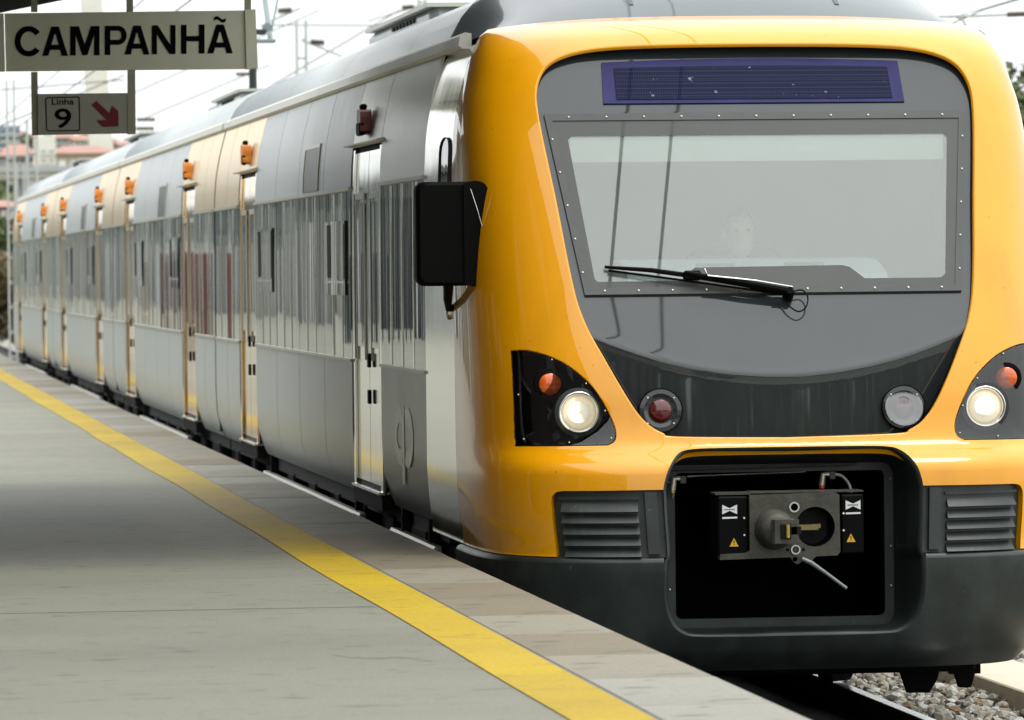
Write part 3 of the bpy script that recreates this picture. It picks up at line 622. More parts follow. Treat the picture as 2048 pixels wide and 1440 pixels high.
# pneumatic line across the top of the bay
def cpx(px, py): return ((px-1591)/402, .136-(py-1060)/402)
def cp(px, py, y_): x, z = cpx(px, py); return (XC+x, y_, z)
g = G(); g.tube([cp(1398, 954, 26.98), cp(1640, 949, 26.98)], .006); air = g.build('air_pipe', CHROME, bay)
for px, py in ((1370, 962), (1675, 958)):
    g = G(); g.tube([cp(px+14, py-4, 26.97), cp(px, py-4, 26.97), cp(px-3, py+18, 26.97)], .016, 10); g.build('elbow', M('zinc', (.55, .5, .42), .4, metal=.8), air)
    g = G(); g.tube([cp(px-3, py+12, 26.968), cp(px-3, py+24, 26.968)], .014, 6); g.build('nut', M('brass', (.5, .33, .08), .4, metal=.7) if px < 1500 else M('red_nut', (.5, .06, .02), .5), air)
    g = G(); g.box(cp(px+12, py+6, 26.95), cp(px+24, py-10, 26.98), .003); g.build('clamp', CAST, air)
g = G(); g.tube([cp(1370-3, 984, 26.968), cp(1370-3, 998, 26.968)], .008, 8); g.build('nipple', CHROME, air)
g = G(); g.tube([cp(*q, 26.97) for q in spline([(1690, 954), (1712, 957), (1728, 975), (1733, 1000), (1732, 1030)], 5)], .007); g.build('hose', M('hose_grey', (.45, .43, .38), .5), air)
g = G(); g.tube([cp(1345, 940, 27.0), cp(1745, 934, 27.0)], .006); g.build('frame_bar', CAST, air)

# ------------------------------------------------------------------ coupler
YC = 26.64
def cpoly(px): return [cpx(*q) for q in px]
face = [(1501, 988), (1675, 985), (1683, 990), (1684, 1104), (1678, 1111), (1636, 1112), (1630, 1116), (1627, 1121), (1610, 1119), (1600, 1126), (1594, 1127), (1588, 1121), (1583, 1113), (1440, 1116), (1441, 1105), (1490, 1103), (1501, 1099)]
hole = [(1633.5+40*math.cos(t), 1053+40*math.sin(t)) for t in np.linspace(0, 2*math.pi, 33)[:-1]]
h2 = [(1591+8*math.cos(t), 1013+8*math.sin(t)) for t in np.linspace(0, 2*math.pi, 17)[:-1]]
h3 = [(1592+5*math.cos(t), 1117+5*math.sin(t)) for t in np.linspace(0, 2*math.pi, 13)[:-1]]
pv, f = tri([tuple(q) for q in ccw(cpoly(face))], [cpoly(h_) for h_ in (hole, h2, h3)], .2)
n = len(pv); F = [tuple(t) for t in f]+[tuple(i+n for i in t[::-1]) for t in f]; cnt = {}
for t in f:
    for i in range(3):
        e = (t[i], t[(i+1) % 3]); cnt.setdefault(tuple(sorted(e)), []).append(e)
F += [(e[0][1], e[0][0], e[0][0]+n, e[0][1]+n) for e in cnt.values() if len(e) == 1]
cpl = mesh('coupler', [(XC+a, YC, b) for a, b in pv]+[(XC+a, YC+.09, b) for a, b in pv], F, CAST, train)
g = G(); g.lathe(cp(1633.5, 1053, YC+.01), (0, 1, 0), [(0, .1), (.22, .07), (.23, .0)], 32, False, False); g.build('funnel_hole', BLACK, cpl, True)
g = G(); g.lathe(cp(1551, 1057, YC-.002), (0, -1, 0), [(-.02, .103), (.01, .10), (.07, .082), (.10, .066)], 36); cone = g.build('cone', CAST, cpl, True)
g = G(); a = cp(1538, 1040, YC-.13); b = cp(1592, 1078, YC-.05); g.box(a, b, .012); g.build('cone_head', CAST, cone)
g = G(); g.box(cp(1554, 1046, YC-.14), cp(1575, 1072, YC-.10), .004); g.build('jaw', DARK, cone)
g = G(); g.tube([cp(1567, 1045, YC-.15), cp(1567, 1071, YC-.15)], .010, 10); g.build('pin', M('brass', (.5, .33, .08)), cone)
g = G(); g.box(cp(1572, 1051, YC-.13), cp(1596, 1064, YC-.09), .003); g.build('link', DARK, cone)
g = G(); g.box(cp(1592, 1050, YC+.0), cp(1640, 1058, YC+.04), .003); g.box(cp(1628, 1048, YC+.02), cp(1646, 1056, YC+.05)); g.build('hook', M('worn_brass', (.22, .18, .07), .5, metal=.5), cpl)
for (px, py), r in (((1591, 1013), .026), ((1593, 1098), .024)):
    g = G(); g.lathe(cp(px, py, YC-.001), (0, -1, 0), [(0, r), (.008, r), (.008, r*.72), (0, r*.7)], 24, False, False); g.build('port_ring', CHROME, cpl)
g = G(); g.lathe(cp(1593, 1098, YC-.001), (0, -1, 0), [(0, .012), (.006, .008)], 16); g.build('valve', CAST, cpl)
for px in (1577, 1609):
    g = G(); g.lathe(cp(px, 1098, YC-.001), (0, -1, 0), [(0, .008), (.002, .007)], 12); g.build('port', BLACK, cpl)
g = G(); g.tube([cp(1605, 1116, YC-.02), cp(1622, 1124, YC-.03), cp(1650, 1144, YC-.04), cp(1692, 1176, YC-.05)], [.010, .012, .009, .0085], 10); g.build('release_lever', M('lever_grey', (.22, .24, .23), .45, metal=.4), cpl)
g = G(); g.box(cp(1434, 983, YC+.03), cp(1505, 987, YC+.2)); g.box(cp(1505, 982, YC+.03), cp(1734, 985, YC+.2)); g.build('top_tray', CAST, cpl)
for px0, px1, tx, lx, ly in ((1438, 1499, 1470, 1462, 1016), (1688, 1734, 1707, 1712, 1011)):
    g = G(); g.box(cp(px0, 1108, YC+.02), cp(px1, 990, YC+.28), .008); sb = g.build('electric_head_box', BLACK, cpl)
    g = G()
    g.prism(cpoly([(lx-15, ly-9.5), (lx, ly-2.5), (lx+15, ly-9.5), (lx+15, ly+9.5), (lx, ly+2.5), (lx-15, ly+9.5)]), lambda u, v, d: (XC+u, d, v), YC+.017, YC+.0195); st_ = g.build('bow_tie_sticker', WHITE, sb)
    g = G(); g.prism(cpoly([(lx-15, ly+15), (lx+15, ly+14.5), (lx+15, ly+18), (lx-15, ly+18.5)]), lambda u, v, d: (XC+u, d, v), YC+.017, YC+.0195); g.build('sticker_strip', WHITE, sb)
    g = G()
    for k in range(7): g.prism(cpoly([(lx-11+k*3.2, ly-1.2), (lx-9.2+k*3.2, ly-1.2), (lx-9.2+k*3.2, ly+1.2), (lx-11+k*3.2, ly+1.2)]), lambda u, v, d: (XC+u, d, v), YC+.0155, YC+.0172)
    g.build('sticker_lettering', BLACK, sb)
    ty = 1082 if lx < 1500 else 1077
    g = G(); g.prism(cpoly([(tx-9, ty+8), (tx+9, ty+8), (tx, ty-9)]), lambda u, v, d: (XC+u, d, v), YC+.016, YC+.0195); wt = g.build('warning_triangle', WARN, sb)
    g = G(); g.prism(cpoly([(tx-.9, ty-4), (tx+1.2, ty-4), (tx+.7, ty+2), (tx-.6, ty+2)]), lambda u, v, d: (XC+u, d, v), YC+.0145, YC+.0165); g.prism(cpoly([(tx-.9, ty+3.4), (tx+.9, ty+3.4), (tx+.9, ty+5.3), (tx-.9, ty+5.3)]), lambda u, v, d: (XC+u, d, v), YC+.0145, YC+.0165); g.build('exclamation_mark', BLACK, wt)
    bx = px1+4 if lx < 1500 else px0-4
    for yy in (1034, 1068): bolt(cp(px1-8 if lx < 1500 else px0+4, yy-(6 if lx > 1500 else 0), YC+.018), sb, 1.0)
g = G(); g.box((XC-.2, YC+.09, .0), (XC+.2, 28.4, .25), .02); g.build('coupler_shank', DARK, cpl)

# ------------------------------------------------------------------ wiper
def wpx(px, py, off): # on the windscreen plane, from measured proportions
    return wp((px-1541-(580-py)*-.105)/397 if False else (px-(1541-(580-py)*.108))/(397-(580-py)*.018), 1.332+(580-py-(px-1541)*-.011)/392, off)
g = G(); g.tube([wpx(1577, 598, .07), wpx(1480, 582, .09), wpx(1385, 565, .09), wpx(1360, 556, .07)], [.017, .014, .012, .012], 8); wip = g.build('wiper', BLACK, train)
g = G(); g.tube([wpx(1197, 534, .03), wpx(1290, 545, .045), wpx(1380, 560, .05)], [.008, .012, .013], 6); g.tube([wpx(1380, 560, .05), wpx(1480, 578, .045), wpx(1580, 600, .035)], [.013, .012, .010], 6); g.build('wiper_blade', BLACK, wip)
g = G(); g.tube([wpx(1205, 541, .03), wpx(1340, 563, .04), wpx(1555, 596, .035)], .006, 6); g.build('blade_rubber', BLACK, wip)
g = G(); g.tube([wpx(1395, 556, .11), wpx(1402, 570, .11), wpx(1500, 580, .10), wpx(1575, 592, .09)], .004, 6); g.build('spring', CHROME, wip)
g = G(); g.lathe(wpx(1570, 597, .0), (0, -1, .5), [(0, .028), (.06, .026), (.085, .018)], 16); g.build('pivot', BLACK, wip)
g = G(); g.box(*[tuple(np.array(wpx(1375, 560, .05))+np.array(d)) for d in ((-.05, -.02, -.02), (.04, .02, .03))], .01); g.build('clamp', BLACK, wip)
g = G(); g.tube([wpx(*q, .05) for q in spline([(1580, 594), (1597, 592), (1608, 605), (1605, 625), (1590, 634), (1572, 624), (1558, 608), (1540, 606)], 5)], .004, 6); g.build('washer_hose', BLACK, wip)

# ------------------------------------------------------------------ mirror
def rr3(cx_, cz_, hx, hz, r, n_=6):
    return [(cx_+a, cz_+b) for a, b in [(x, z) for x, z in rrect(hx, -hz, hz, r, n_)]]
mirr = G(); prof = [(0., .03), (.03, .0), (.13, .0), (.19, .05)]; V = []; F = []
for d, sh in prof: V += [(x, 27.62+d, z) for x, z in rr3(3.185, 1.632, .165-sh*.6, .266-sh*.6, .045)]
nn = 24
for k in range(3): F += [(k*nn+i, k*nn+(i+1) % nn, k*nn+nn+(i+1) % nn, k*nn+nn+i) for i in range(nn)]
F += [tuple(range(nn-1, -1, -1)), tuple(range(3*nn, 4*nn))]
mirr.add(V, F); mirr = mirr.build('wing_mirror', BLACK, train)
g = G(); g.prism(spline([(3.26, 1.885), (3.33, 1.90), (3.385, 1.86), (3.40, 1.70), (3.40, 1.40), (3.37, 1.36), (3.26, 1.37)], 4), lambda u, v, d: (u, d, v), 27.60, 27.95); ba = g.build('mirror_arm', BLACK, mirr)
g = G(); g.tube([(3.295, 27.595, 1.86), (3.33, 27.592, 1.75), (3.372, 27.592, 1.59)], .003, 6); g.build('highlight_line', CHROME, ba)  # chrome thread drawn as the highlight along the housing edge
g = G(); g.tube([(3.195, 27.75, 1.40), (3.23, 28.1, 1.30), (3.272, 28.44, 1.24)], [.030, .024, .016], 10); sk = g.build('stay', BLACK, mirr)
g = G(); g.lathe((3.285, 28.45, 1.228), (-1, 0, 0), [(0, .045), (.02, .04), (.026, .02)], 16); g.build('stay_bracket', CHROME, mirr)

# ------------------------------------------------------------------ carriage bodies
def hwz(z): return float(HWF(z))
JOINTS = [YB, 45.62, 61.68, 77.80, YEND-.4]
ZP = [.05, .12, .25, .45, .92, 1.4, 1.95, 2.1, 2.25, 2.4, 2.52, 2.60, 2.66]
def hwb(z): return hwz(z)-(.055*((.32-z)/.27)**2 if z < .32 else 0)
ROOFP = [(1.37, 2.665), (1.345, 2.72), (1.30, 2.80), (1.20, 2.90), (1.0, 3.0), (.7, 3.07), (.35, 3.10), (0, 3.11)]
def panel(name, y0, y1, z0, z1, mat, parent, gap=.02, proud=0., depth=.02, flat=False, skew=0.):
    hwb = (lambda z: 1.5 if z < 1.8 else hwz(z)) if flat else globals()['hwb']
    zs = [z0+min(gap, .008)*.6]+[z for z in ZP if z0+.02 < z < z1-.02]+[z1-min(gap, .008)*.6]; y0 += gap*.5; y1 -= gap*.5
    V = []; F = []; m = len(zs)
    for k_, yy in enumerate((y0, y1)):
        for z in zs: V.append((XC-hwb(z)-proud-skew*(k_-.5), yy, z))
    V += V[:]
    for yy in (y0, y1):
        for z in zs: V.append((XC-hwb(z)+depth, yy, z))
    e = 2*m
    for i in range(m-1): F += [(i, i+1, m+i+1, m+i), (e+i, 2*m+e+i, 2*m+e+i+1, e+i+1), (e+m+i, e+m+i+1, e+3*m+i+1, e+3*m+i)]
    F += [(e, e+m, e+3*m, e+2*m), (e+m-1, e+3*m-1, e+4*m-1, e+2*m-1)]
    o = mesh(name, V, F, mat, parent)
    o.data.polygons.foreach_set('use_smooth', [len(set(p.vertices)) == 4 and max(p.vertices) < 2*m for p in o.data.polygons])
    return o
DOORS = [(32.04, 33.79), (41.33, 42.98), (48.10, 49.85), (57.50, 59.20), (64.0, 65.7), (73.45, 75.2), (79.95, 81.7), (89.8, 91.4)]
BELT0, BELT1 = .89, 1.955
def vent_window(y0, y1, parent):
    g = G(); x = XC-1.5-.006; z0, z1 = 1.38, 1.76
    fr = panel('vent_window', y0, y1, z0-.09, z1, SIDEGL, parent, gap=0, proud=.006, depth=.004)
    g = G(); g.box((x-.005, y1-.30, z0+.02), (x+.003, y1-.06, z1-.02)); g.build('opening', BLACK, fr)
    g = G(); g.box((x-.003, y0+.05, z0+.01), (x+.003, y1-.31, z1-.02)); g.build('pane', SIDEGL, fr)
    g = G(); g.box((x-.006, y0+.02, z0-.015), (x+.003, y1-.02, z0)); g.build('sill', CHROME, fr)
for ci in range(4):
    y0, y1 = JOINTS[ci], JOINTS[ci+1]; ya = y0+(.0 if ci == 0 else .06); yb = y1-.06
    # inner shell
    zs = [-.05]+ZP; prof = [(-(hwb(max(z, .05))-.035), z) for z in zs]; full = prof+[(-x, z) for x, z in prof[::-1]]; n = len(full)
    V = [(XC+x, yy, z) for yy in (ya, yb) for x, z in full]; F = [(i, (i+1) % n, (i+1) % n+n, i+n) for i in range(n)]+[tuple(range(n-1, -1, -1)), tuple(range(n, 2*n))]
    body = mesh('carriage_body', V, F, SEAM, train)
    tag(body, ['leading carriage behind the yellow nose', 'second carriage from the front', 'third carriage from the front', 'rearmost carriage at the far end'][ci])
    # roof
    rp = [(-x, z) for x, z in ROOFP]+[(x, z) for x, z in ROOFP[::-1][1:]]; n = len(rp)
    V = [(XC+x, yy, z) for yy in (ya, yb) for x, z in rp]; ro = mesh('roof', V, [(i, i+1, i+1+n, i+n) for i in range(n-1)]+[tuple(range(n)), tuple(range(2*n-1, n-1, -1))], ROOF, body)
    ro.data.polygons.foreach_set('use_smooth', [len(p.vertices) == 4 for p in ro.data.polygons])
    k = ya+2.1
    while k < yb-1:
        V = [(XC+x*1.002, yy, z+.002) for yy in (k, k+.012) for x, z in rp[:8]]; mesh('roof_seam', V, [(i, i+1, i+9, i+8) for i in range(7)], SEAM, ro); k += 4.1
    # gutter rail
    for sx in (-1, 1):
        k = ya if ci else 28.6
        while k < yb-.3:
            k2 = min(k+4.1, yb)
            g = G(); g.prism([(1.40, 2.615), (1.42, 2.63), (1.412, 2.68), (1.385, 2.70), (1.35, 2.695), (1.35, 2.615)], lambda u, v, d: (XC+sx*u, d, v), k+.004, k2-.004); g.build('gutter', GUTTER, body); k = k2
    # right-hand skin
    V = [(XC+hwb(z), yy, z) for yy in (ya, yb) for z in ZP]; n = len(ZP); mesh('side_skin', V, [(i, i+n, i+n+1, i+1) for i in range(n-1)], STEEL, body, True)
    # left-hand panels between the doors
    dd = [d for d in DOORS if y0 < d[0] < y1]; edges = [ya]+[e for d in dd for e in d]+[yb]
    for zi in range(3):
        a, b = edges[2*zi], edges[2*zi+1]
        mid = zi == 1
        npan = 4 if mid else (2 if b-a > 1.5 else 1)
        if ci == 0 and zi == 0: npan = 1
        for k in range(npan):
            p0, p1 = a+(b-a)*k/npan, a+(b-a)*(k+1)/npan
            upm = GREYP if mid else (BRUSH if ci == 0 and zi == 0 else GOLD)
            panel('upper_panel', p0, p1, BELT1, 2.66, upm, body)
            nsub = max(1, round((p1-p0)/.63))
            for q in range(nsub):
                e0 = p0+(p1-p0)*q/nsub; e1 = p0+(p1-p0)*(q+1)/nsub
                panel('window_pane', e0, e1, BELT0, BELT1, SIDEGL, body, gap=.03, proud=-.004, skew=RNG.normal(0, .0022))
                if q: panel('mullion', e0-.022, e0+.022, BELT0+.01, BELT1-.01, STEEL, body, gap=0, proud=.001, depth=.01)
            panel('lower_panel', p0, p1, .05, BELT0, GREYP, body)
            if mid and k in (0, 3):
                q = (p0+.35, p0+1.55) if k == 0 else (p1-1.6, p1-.35)
                vent_window(*q, body)
        g = G(); g.box((XC-1.512, a+.01, BELT0-.012), (XC-1.49, b-.01, BELT0+.006)); g.build('belt_rail', GUTTER, body)
        g = G(); g.box((XC-1.512, a+.01, BELT1-.010), (XC-1.488, b-.01, BELT1+.010)); g.build('belt_rail', GUTTER, body)
        if mid:   # small display window above the belt
            q = a+(b-a)*.30; uw = panel('route_window', q, q+1.05, BELT1+.02, BELT1+.31, M('route_glass', (.06, .07, .065), .35, var=.3, scale=3), body, gap=0, proud=.006)
            panel('window_frame', q-.03, q+1.08, BELT1+.31, BELT1+.335, GUTTER, uw, gap=0, proud=.010)
            for e0 in (q-.03, q+1.05): panel('window_frame', e0, e0+.03, BELT1+.02, BELT1+.309, GUTTER, uw, gap=0, proud=.010)
        if mid or ci == 0 and zi == 0:   # step bar under the skirt
            g = G(); g.prism([(XC-1.47, -.10), (XC-1.455, -.07), (XC-1.42, -.07), (XC-1.42, -.14)], lambda u, v, d: (u, d, v), a+.05, b-.05); g.build('step_bar', GUTTER, body)
            for k in range(2):
                g = G(); yy = a+.5+(b-a-1)*k; g.box((XC-1.44, yy-.03, -.12), (XC-1.38, yy+.03, .06)); g.build('step_bracket', DARK, body)
    # underframe
    g = G(); g.box((XC-1.30, ya+.1, -.52), (XC+1.30, yb-.1, .0)); und = g.build('underframe', DARK, body)
    for k in range(9):
        yy = ya+1+(yb-ya-2)*k/8; g = G(); g.box((XC-1.4, yy, -.25-RNG.uniform(0, .2)), (XC-1.30, yy+RNG.uniform(.2, .9), -.02), .02); g.build('equipment_box', DARK, und)
    if ci < 3:
        g = G(); prof = [(-1.47, .1), (-1.47, 1.9), (-1.40, 2.45), (-1.2, 2.9), (0, 3.06), (1.2, 2.9), (1.40, 2.45), (1.47, 1.9), (1.47, .1)]
        for k in range(5):
            a_ = 0. if k % 2 else .02
            pass
        V = [(XC+x*(1-.012*(k % 2)), y1-.065+.13*k/4, z) for k in range(5) for x, z in prof]; n = len(prof)
        mesh('gangway_bellows', V, [(k*n+i, k*n+i+1, k*n+n+i+1, k*n+n+i) for k in range(4) for i in range(n-1)], M('bellows_grey', (.10, .11, .11), .7), train)
# far end cap
cap = []; 
V = []; F = []; ring = [(-hwb(z), z) for z in ZP]+[(-x, z) for x, z in ROOFP]; ring = ring+[(-x, z) for x, z in ring[::-1]]; n = len(ring)
for k, (dy, sc) in enumerate(((-.4, 1), (.2, .98), (.7, .9), (1.1, .74), (1.3, .5))):
    V += [(XC+x*sc, YEND+dy, .9+(z-.9)*(.5+.5*sc)) for x, z in ring]
for k in range(4): F += [(k*n+i, k*n+(i+1) % n, k*n+n+(i+1) % n, k*n+n+i) for i in range(n)]
F.append(tuple(range(4*n, 5*n))); mesh('tail_nose', V, F, YELLOW, train, True)
# doors
for di, (a, b) in enumerate(DOORS):
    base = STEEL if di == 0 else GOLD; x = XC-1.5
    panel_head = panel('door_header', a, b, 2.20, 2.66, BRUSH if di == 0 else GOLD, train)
    d = panel('door', a, b, .12, 2.20, SEAM, train, gap=.0, proud=-.03, flat=True)
    m_ = (a+b)/2
    for k, (p0, p1) in enumerate(((a+.02, m_-.008), (m_+.008, b-.02))):
        lf = panel('door_leaf', p0, p1, .16, 2.17, STEEL if di == 0 else WARM_REFLP, d, gap=0, proud=-.022, depth=.05, flat=True)
        g = G(); g.box((x+.014, p0+.22, .98), (x+.019, p1-.22, 1.86)); g.build('door_glass', SIDEGL, lf)
        g = G(); g.box((x+.012, p0+.16, .90), (x+.0205, p0+.20, 1.92)); g.box((x+.012, p1-.20, .90), (x+.0205, p1-.16, 1.92)); g.box((x+.012, p0+.2, 1.88), (x+.0205, p1-.2, 1.92)); g.build('glass_trim', GUTTER, lf)
    for e0 in (a+.005, b-.125): panel('door_post', e0, e0+.12, .13, 2.19, STEEL if di == 0 else WARM_REFLP, d, gap=0, proud=-.006, depth=.02, flat=True)
    for z in (.86, .64): g = G(); g.box((x-.004, m_-.17, z), (x+.015, m_-.09, z+.085), .004); g.build('push_button', BLACK, d)
    g = G(); g.prism([(x-.026, 2.212), (x-.03, 2.220), (x+.02, 2.232), (x+.02, 2.212)], lambda u, v, dd_: (u, dd_, v), a-.12, b+.10); g.build('drip_rail', GUTTER, d)
    g = G(); g.box((x+.0, a+.02, .02), (x+.06, b-.02, .115)); g.build('door_step', DARK, d)
    g = G(); g.box((x-.015, a+.05, .115), (x+.05, b-.05, .13)); g.build('threshold', CHROME, d)
    # signal lamp above the door
    g = G(); g.prism(spline([(m_-.10, 2.275), (m_+.10, 2.275), (m_+.11, 2.33), (m_+.10, 2.395), (m_+.07, 2.42), (m_-.07, 2.42), (m_-.10, 2.395), (m_-.11, 2.33)], 3, True), lambda u, v, dd_: (dd_, u, v), x-.030, x+.04); dl = g.build('door_lamp', ORANGE if di else M('dark_amber', (.22, .03, .005), .35), train)
    g = G(); g.box((x-.036, m_-.112, 2.262), (x-.0, m_-.06 if di else m_+.11, 2.345), .01); g.build('lamp_housing', BLACK, dl); g = G(); g.box((x-.02, m_-.05, 2.42), (x+.02, m_+.05, 2.455), .01); g.build('lamp_cap', BLACK, dl)
# cp emblem on the panel behind the cab: two open rounded strokes
EMB = M('emblem_white', (.56, .58, .56), .3)
def ring2(c, rx, rz, w_, t0, t1, n_=20): 
    t = np.linspace(R(t0), R(t1), n_); o_ = [(c[0]+rx*math.cos(q), c[1]+rz*math.sin(q)) for q in t]; i_ = [(c[0]+(rx-w_)*math.cos(q), c[1]+(rz-w_*.8)*math.sin(q)) for q in t[::-1]]; return o_+i_
g = G(); xe = XC-1.5-.003; yc0 = 30.80
def emb(poly): g.add([(xe-.0, yc0-u, .50+v) for u, v in poly], []); k = len(g.V)-len(poly); m2 = len(poly)//2; g.F += [(k+i, k+i+1, k+2*m2-2-i, k+2*m2-1-i) for i in range(m2-1)]
emb(ring2((-.18, 0), .30, .17, .12, 60, 300)); emb(ring2((.22, .0), .30, .17, .12, -120, 120)); emb([(.05, .17), (.05, -.27), (-.07, -.27), (-.07, .17)][:4])
eo = g.build('emblem', EMB, train); tag(eo, 'pale rounded railway emblem on the panel behind the cab')

# ------------------------------------------------------------------ roof cowl over the nose
ys_ = np.linspace(28.22, YB, 14); xs_ = np.linspace(-1, 1, 33); V = []; F = []
def roofz(x):
    a = abs(x); return float(np.interp(a, [p[0] for p in ROOFP[::-1]], [p[1] for p in ROOFP[::-1]]))
for j, yy in enumerate(ys_):
    t = (yy-28.30)/(YB-28.30); gq = 0 if t <= 0 else min(1, t*1.15)**.75; hwv = 1.24+.13*min(1, max(0, t))
    for xv in xs_:
        x = xv*hwv; base_z = 2.762-.06*abs(x/1.3)**3-.01; z = base_z+(roofz(x/hwv*1.37)-2.665-.02*abs(xv)**2)*gq+(0 if t > 0 else -.03)
        V.append((XC+x, yy, z))
    if j: F += [(33*(j-1)+i, 33*(j-1)+i+1, 33*j+i+1, 33*j+i) for i in range(32)]
cowl = mesh('roof_cowl', V, F, COWL, train, True)
for px in (-.52, .58):
    V = [(XC+px*(1+.0*k)+d, yy, 0) for k, yy in enumerate(ys_[2:]) for d in (-.012, .012)]
    W = []
    for (x, yy, _) in V:
        t = (yy-28.30)/(YB-28.30); gq = min(1, max(0, t)*1.15)**.75; hwv = 1.24+.13*t; xl = x-XC; xv = xl/hwv
        W.append((x, yy, 2.762-.06*abs(xl/1.3)**3-.01+(roofz(xv*1.37)-2.665-.02*xv*xv)*gq+.004))
    mesh('cowl_seam', W, [(2*i, 2*i+1, 2*i+3, 2*i+2) for i in range(len(W)//2-1)], FRAME, cowl)
# roof equipment
for y0, y1, xx0, xx1, zt in ((35.9, 40, -.75, .75, 3.20), (52.3, 56, -.75, .75, 3.18), (68.4, 72.2, -.75, .75, 3.18), (84.5, 88.2, -.75, .75, 3.18)):
    g = G(); g.box((XC+xx0, y0, 3.0), (XC+xx1, y1, zt), .06); rb = g.build('roof_unit', ROOF, train)
    g = G(); g.box((XC+xx0-.02, y0-.02, zt-.015), (XC+xx1+.02, y1+.02, zt+.012)); g.build('unit_lid', GUTTER, rb)
    for k in range(7): g = G(); g.box((XC+xx0-.012, y0+.9+k*.22, zt-.08), (XC+xx0+.01, y0+1.02+k*.22, zt-.05)); g.build('vent', DARK, rb)
# pantograph on the second carriage
pg = G(); PYY = 59.6; PG = M('panto_grey', (.22, .26, .26), .5, metal=.3)
pg.lathe((XC-.05, PYY, 3.32), (0, 0, 1), [(0, .17), (.03, .165), (.08, .12), (.11, .05)], 20); pan = pg.build('pantograph', M('insulator_dark', (.02, .028, .025), .45), train)
g = G(); g.tube([(XC-.05, PYY, 3.40), (XC-.05, PYY, 3.95)], [.045, .038], 12); g.build('post', MATS['insulator_dark'], pan)
g = G(); g.box((XC-.08, PYY-.1, 3.93), (XC+.20, PYY+.1, 3.97), .008); bf_ = g.build('base_frame', PG, pan)
g = G(); g.box((XC-.07, PYY-.06, 4.02), (XC+.10, PYY+.06, 4.08), .008); g.build('bracket', MATS['insulator_dark'], bf_)
g = G(); g.lathe((XC+.11, PYY-.05, 4.10), (0, 1, 0), [(0, .05), (.1, .05)], 14); g.build('bearing', PG, bf_)
g = G(); g.tube([(XC+.15, PYY, 3.95), (XC+.17, PYY+1.2, 4.62), (XC+.20, PYY+.1, 5.02)], .03, 8); g.build('lower_arm', PG, pan)
g = G(); g.tube([(XC+.16, PYY, 4.06), (XC+.36, PYY+.1, 5.0)], .010, 6); g.build('tie_rod', PG, pan)
g = G(); g.tube([(XC-.5, PYY+.1, 5.05), (XC+1.0, PYY+.1, 5.05)], .03, 6); g.build('head', PG, pan)
g = G(); g.box((XC-.45, PYY-.6, 3.0), (XC+.4, PYY+1.4, 3.31), .06); g.build('mount', ROOF, pan)
# under the nose: guard irons and beam
g = G(); g.box((XC-1.1, 27.15, -.62), (XC+1.02, 27.32, -.50), .01); gb = g.build('guard_beam', BLACK, train)
for sx in (-1, 1):
    g = G(); g.prism([(sx*.70, -.58), (sx*.95, -.58), (sx*.91, -.70), (sx*.87, -.76), (sx*.76, -.76)], lambda u, v, d: (XC+u, d, v), 27.6, 27.66); g.build('guard_iron', BLACK, gb)
    g = G(); g.prism([(sx*.96, -.58), (sx*1.12, -.58), (sx*1.12, -.66), (sx*1.09, -.66), (sx*1.07, -.73), (sx*1.01, -.73), (sx*.99, -.66), (sx*.96, -.66)], lambda u, v, d: (XC+u, d, v), 27.5, 27.56); g.build('sand_pipe', BLACK, gb)
for yy in (30.2, 32.6):
    for sx in (-1, 1):
        g = G(); g.lathe((XC+sx*.80, yy, RZ+.43), (sx, 0, 0), [(0, .45), (.02, .45), (.03, .43), (.13, .42), (.14, .2)], 32); g.build('wheel', DARK, train)

# ------------------------------------------------------------------ driver
drv = thing('person', 'driver in dark jacket sitting behind the windscreen', 'person', (4.82, 28.45, .9))
SKIN = M('skin', (.82, .60, .50), .5); HAIR = M('dark_hair', (.03, .022, .018), .6); CLOTH = M('dark_jacket', (.05, .055, .075), .8)
def skin_body(name, joints, bones, mat, parent):
    me = bpy.data.meshes.new(name); me.from_pydata([np.array(j[:3])-np.array(ORG[root_of(parent).name]) for j in joints], bones, []); o = link(name, me, mat, parent)
    o.modifiers.new('skin', 'SKIN').use_smooth_shade = True; o.modifiers.new('sub', 'SUBSURF').levels = 1
    o.modifiers['sub'].render_levels = 2
    for i, j in enumerate(joints): me.skin_vertices[0].data[i].radius = (j[3], j[4] if len(j) > 4 else j[3])
    me.skin_vertices[0].data[0].use_root = True
    return o
DX, DY = 4.82, 28.42
J = [(DX, DY+.05, 1.0, .15, .12), (DX, DY+.03, 1.2, .15, .11), (DX, DY, 1.40, .17, .11), (DX, DY, 1.50, .10, .08), (DX-.17, DY, 1.46, .065), (DX-.25, DY-.05, 1.25, .05), (DX-.2, DY-.35, 1.2, .036), (DX+.17, DY, 1.46, .065), (DX+.25, DY-.05, 1.25, .05), (DX+.2, DY-.35, 1.2, .036), (DX-.1, DY-.3, .98, .08), (DX-.1, DY-.45, .92, .06), (DX+.1, DY-.3, .98, .08), (DX+.1, DY-.45, .92, .06)]
skin_body('body', J, [(0, 1), (1, 2), (2, 3), (2, 4), (4, 5), (5, 6), (2, 7), (7, 8), (8, 9), (0, 10), (10, 11), (0, 12), (12, 13)], CLOTH, drv)
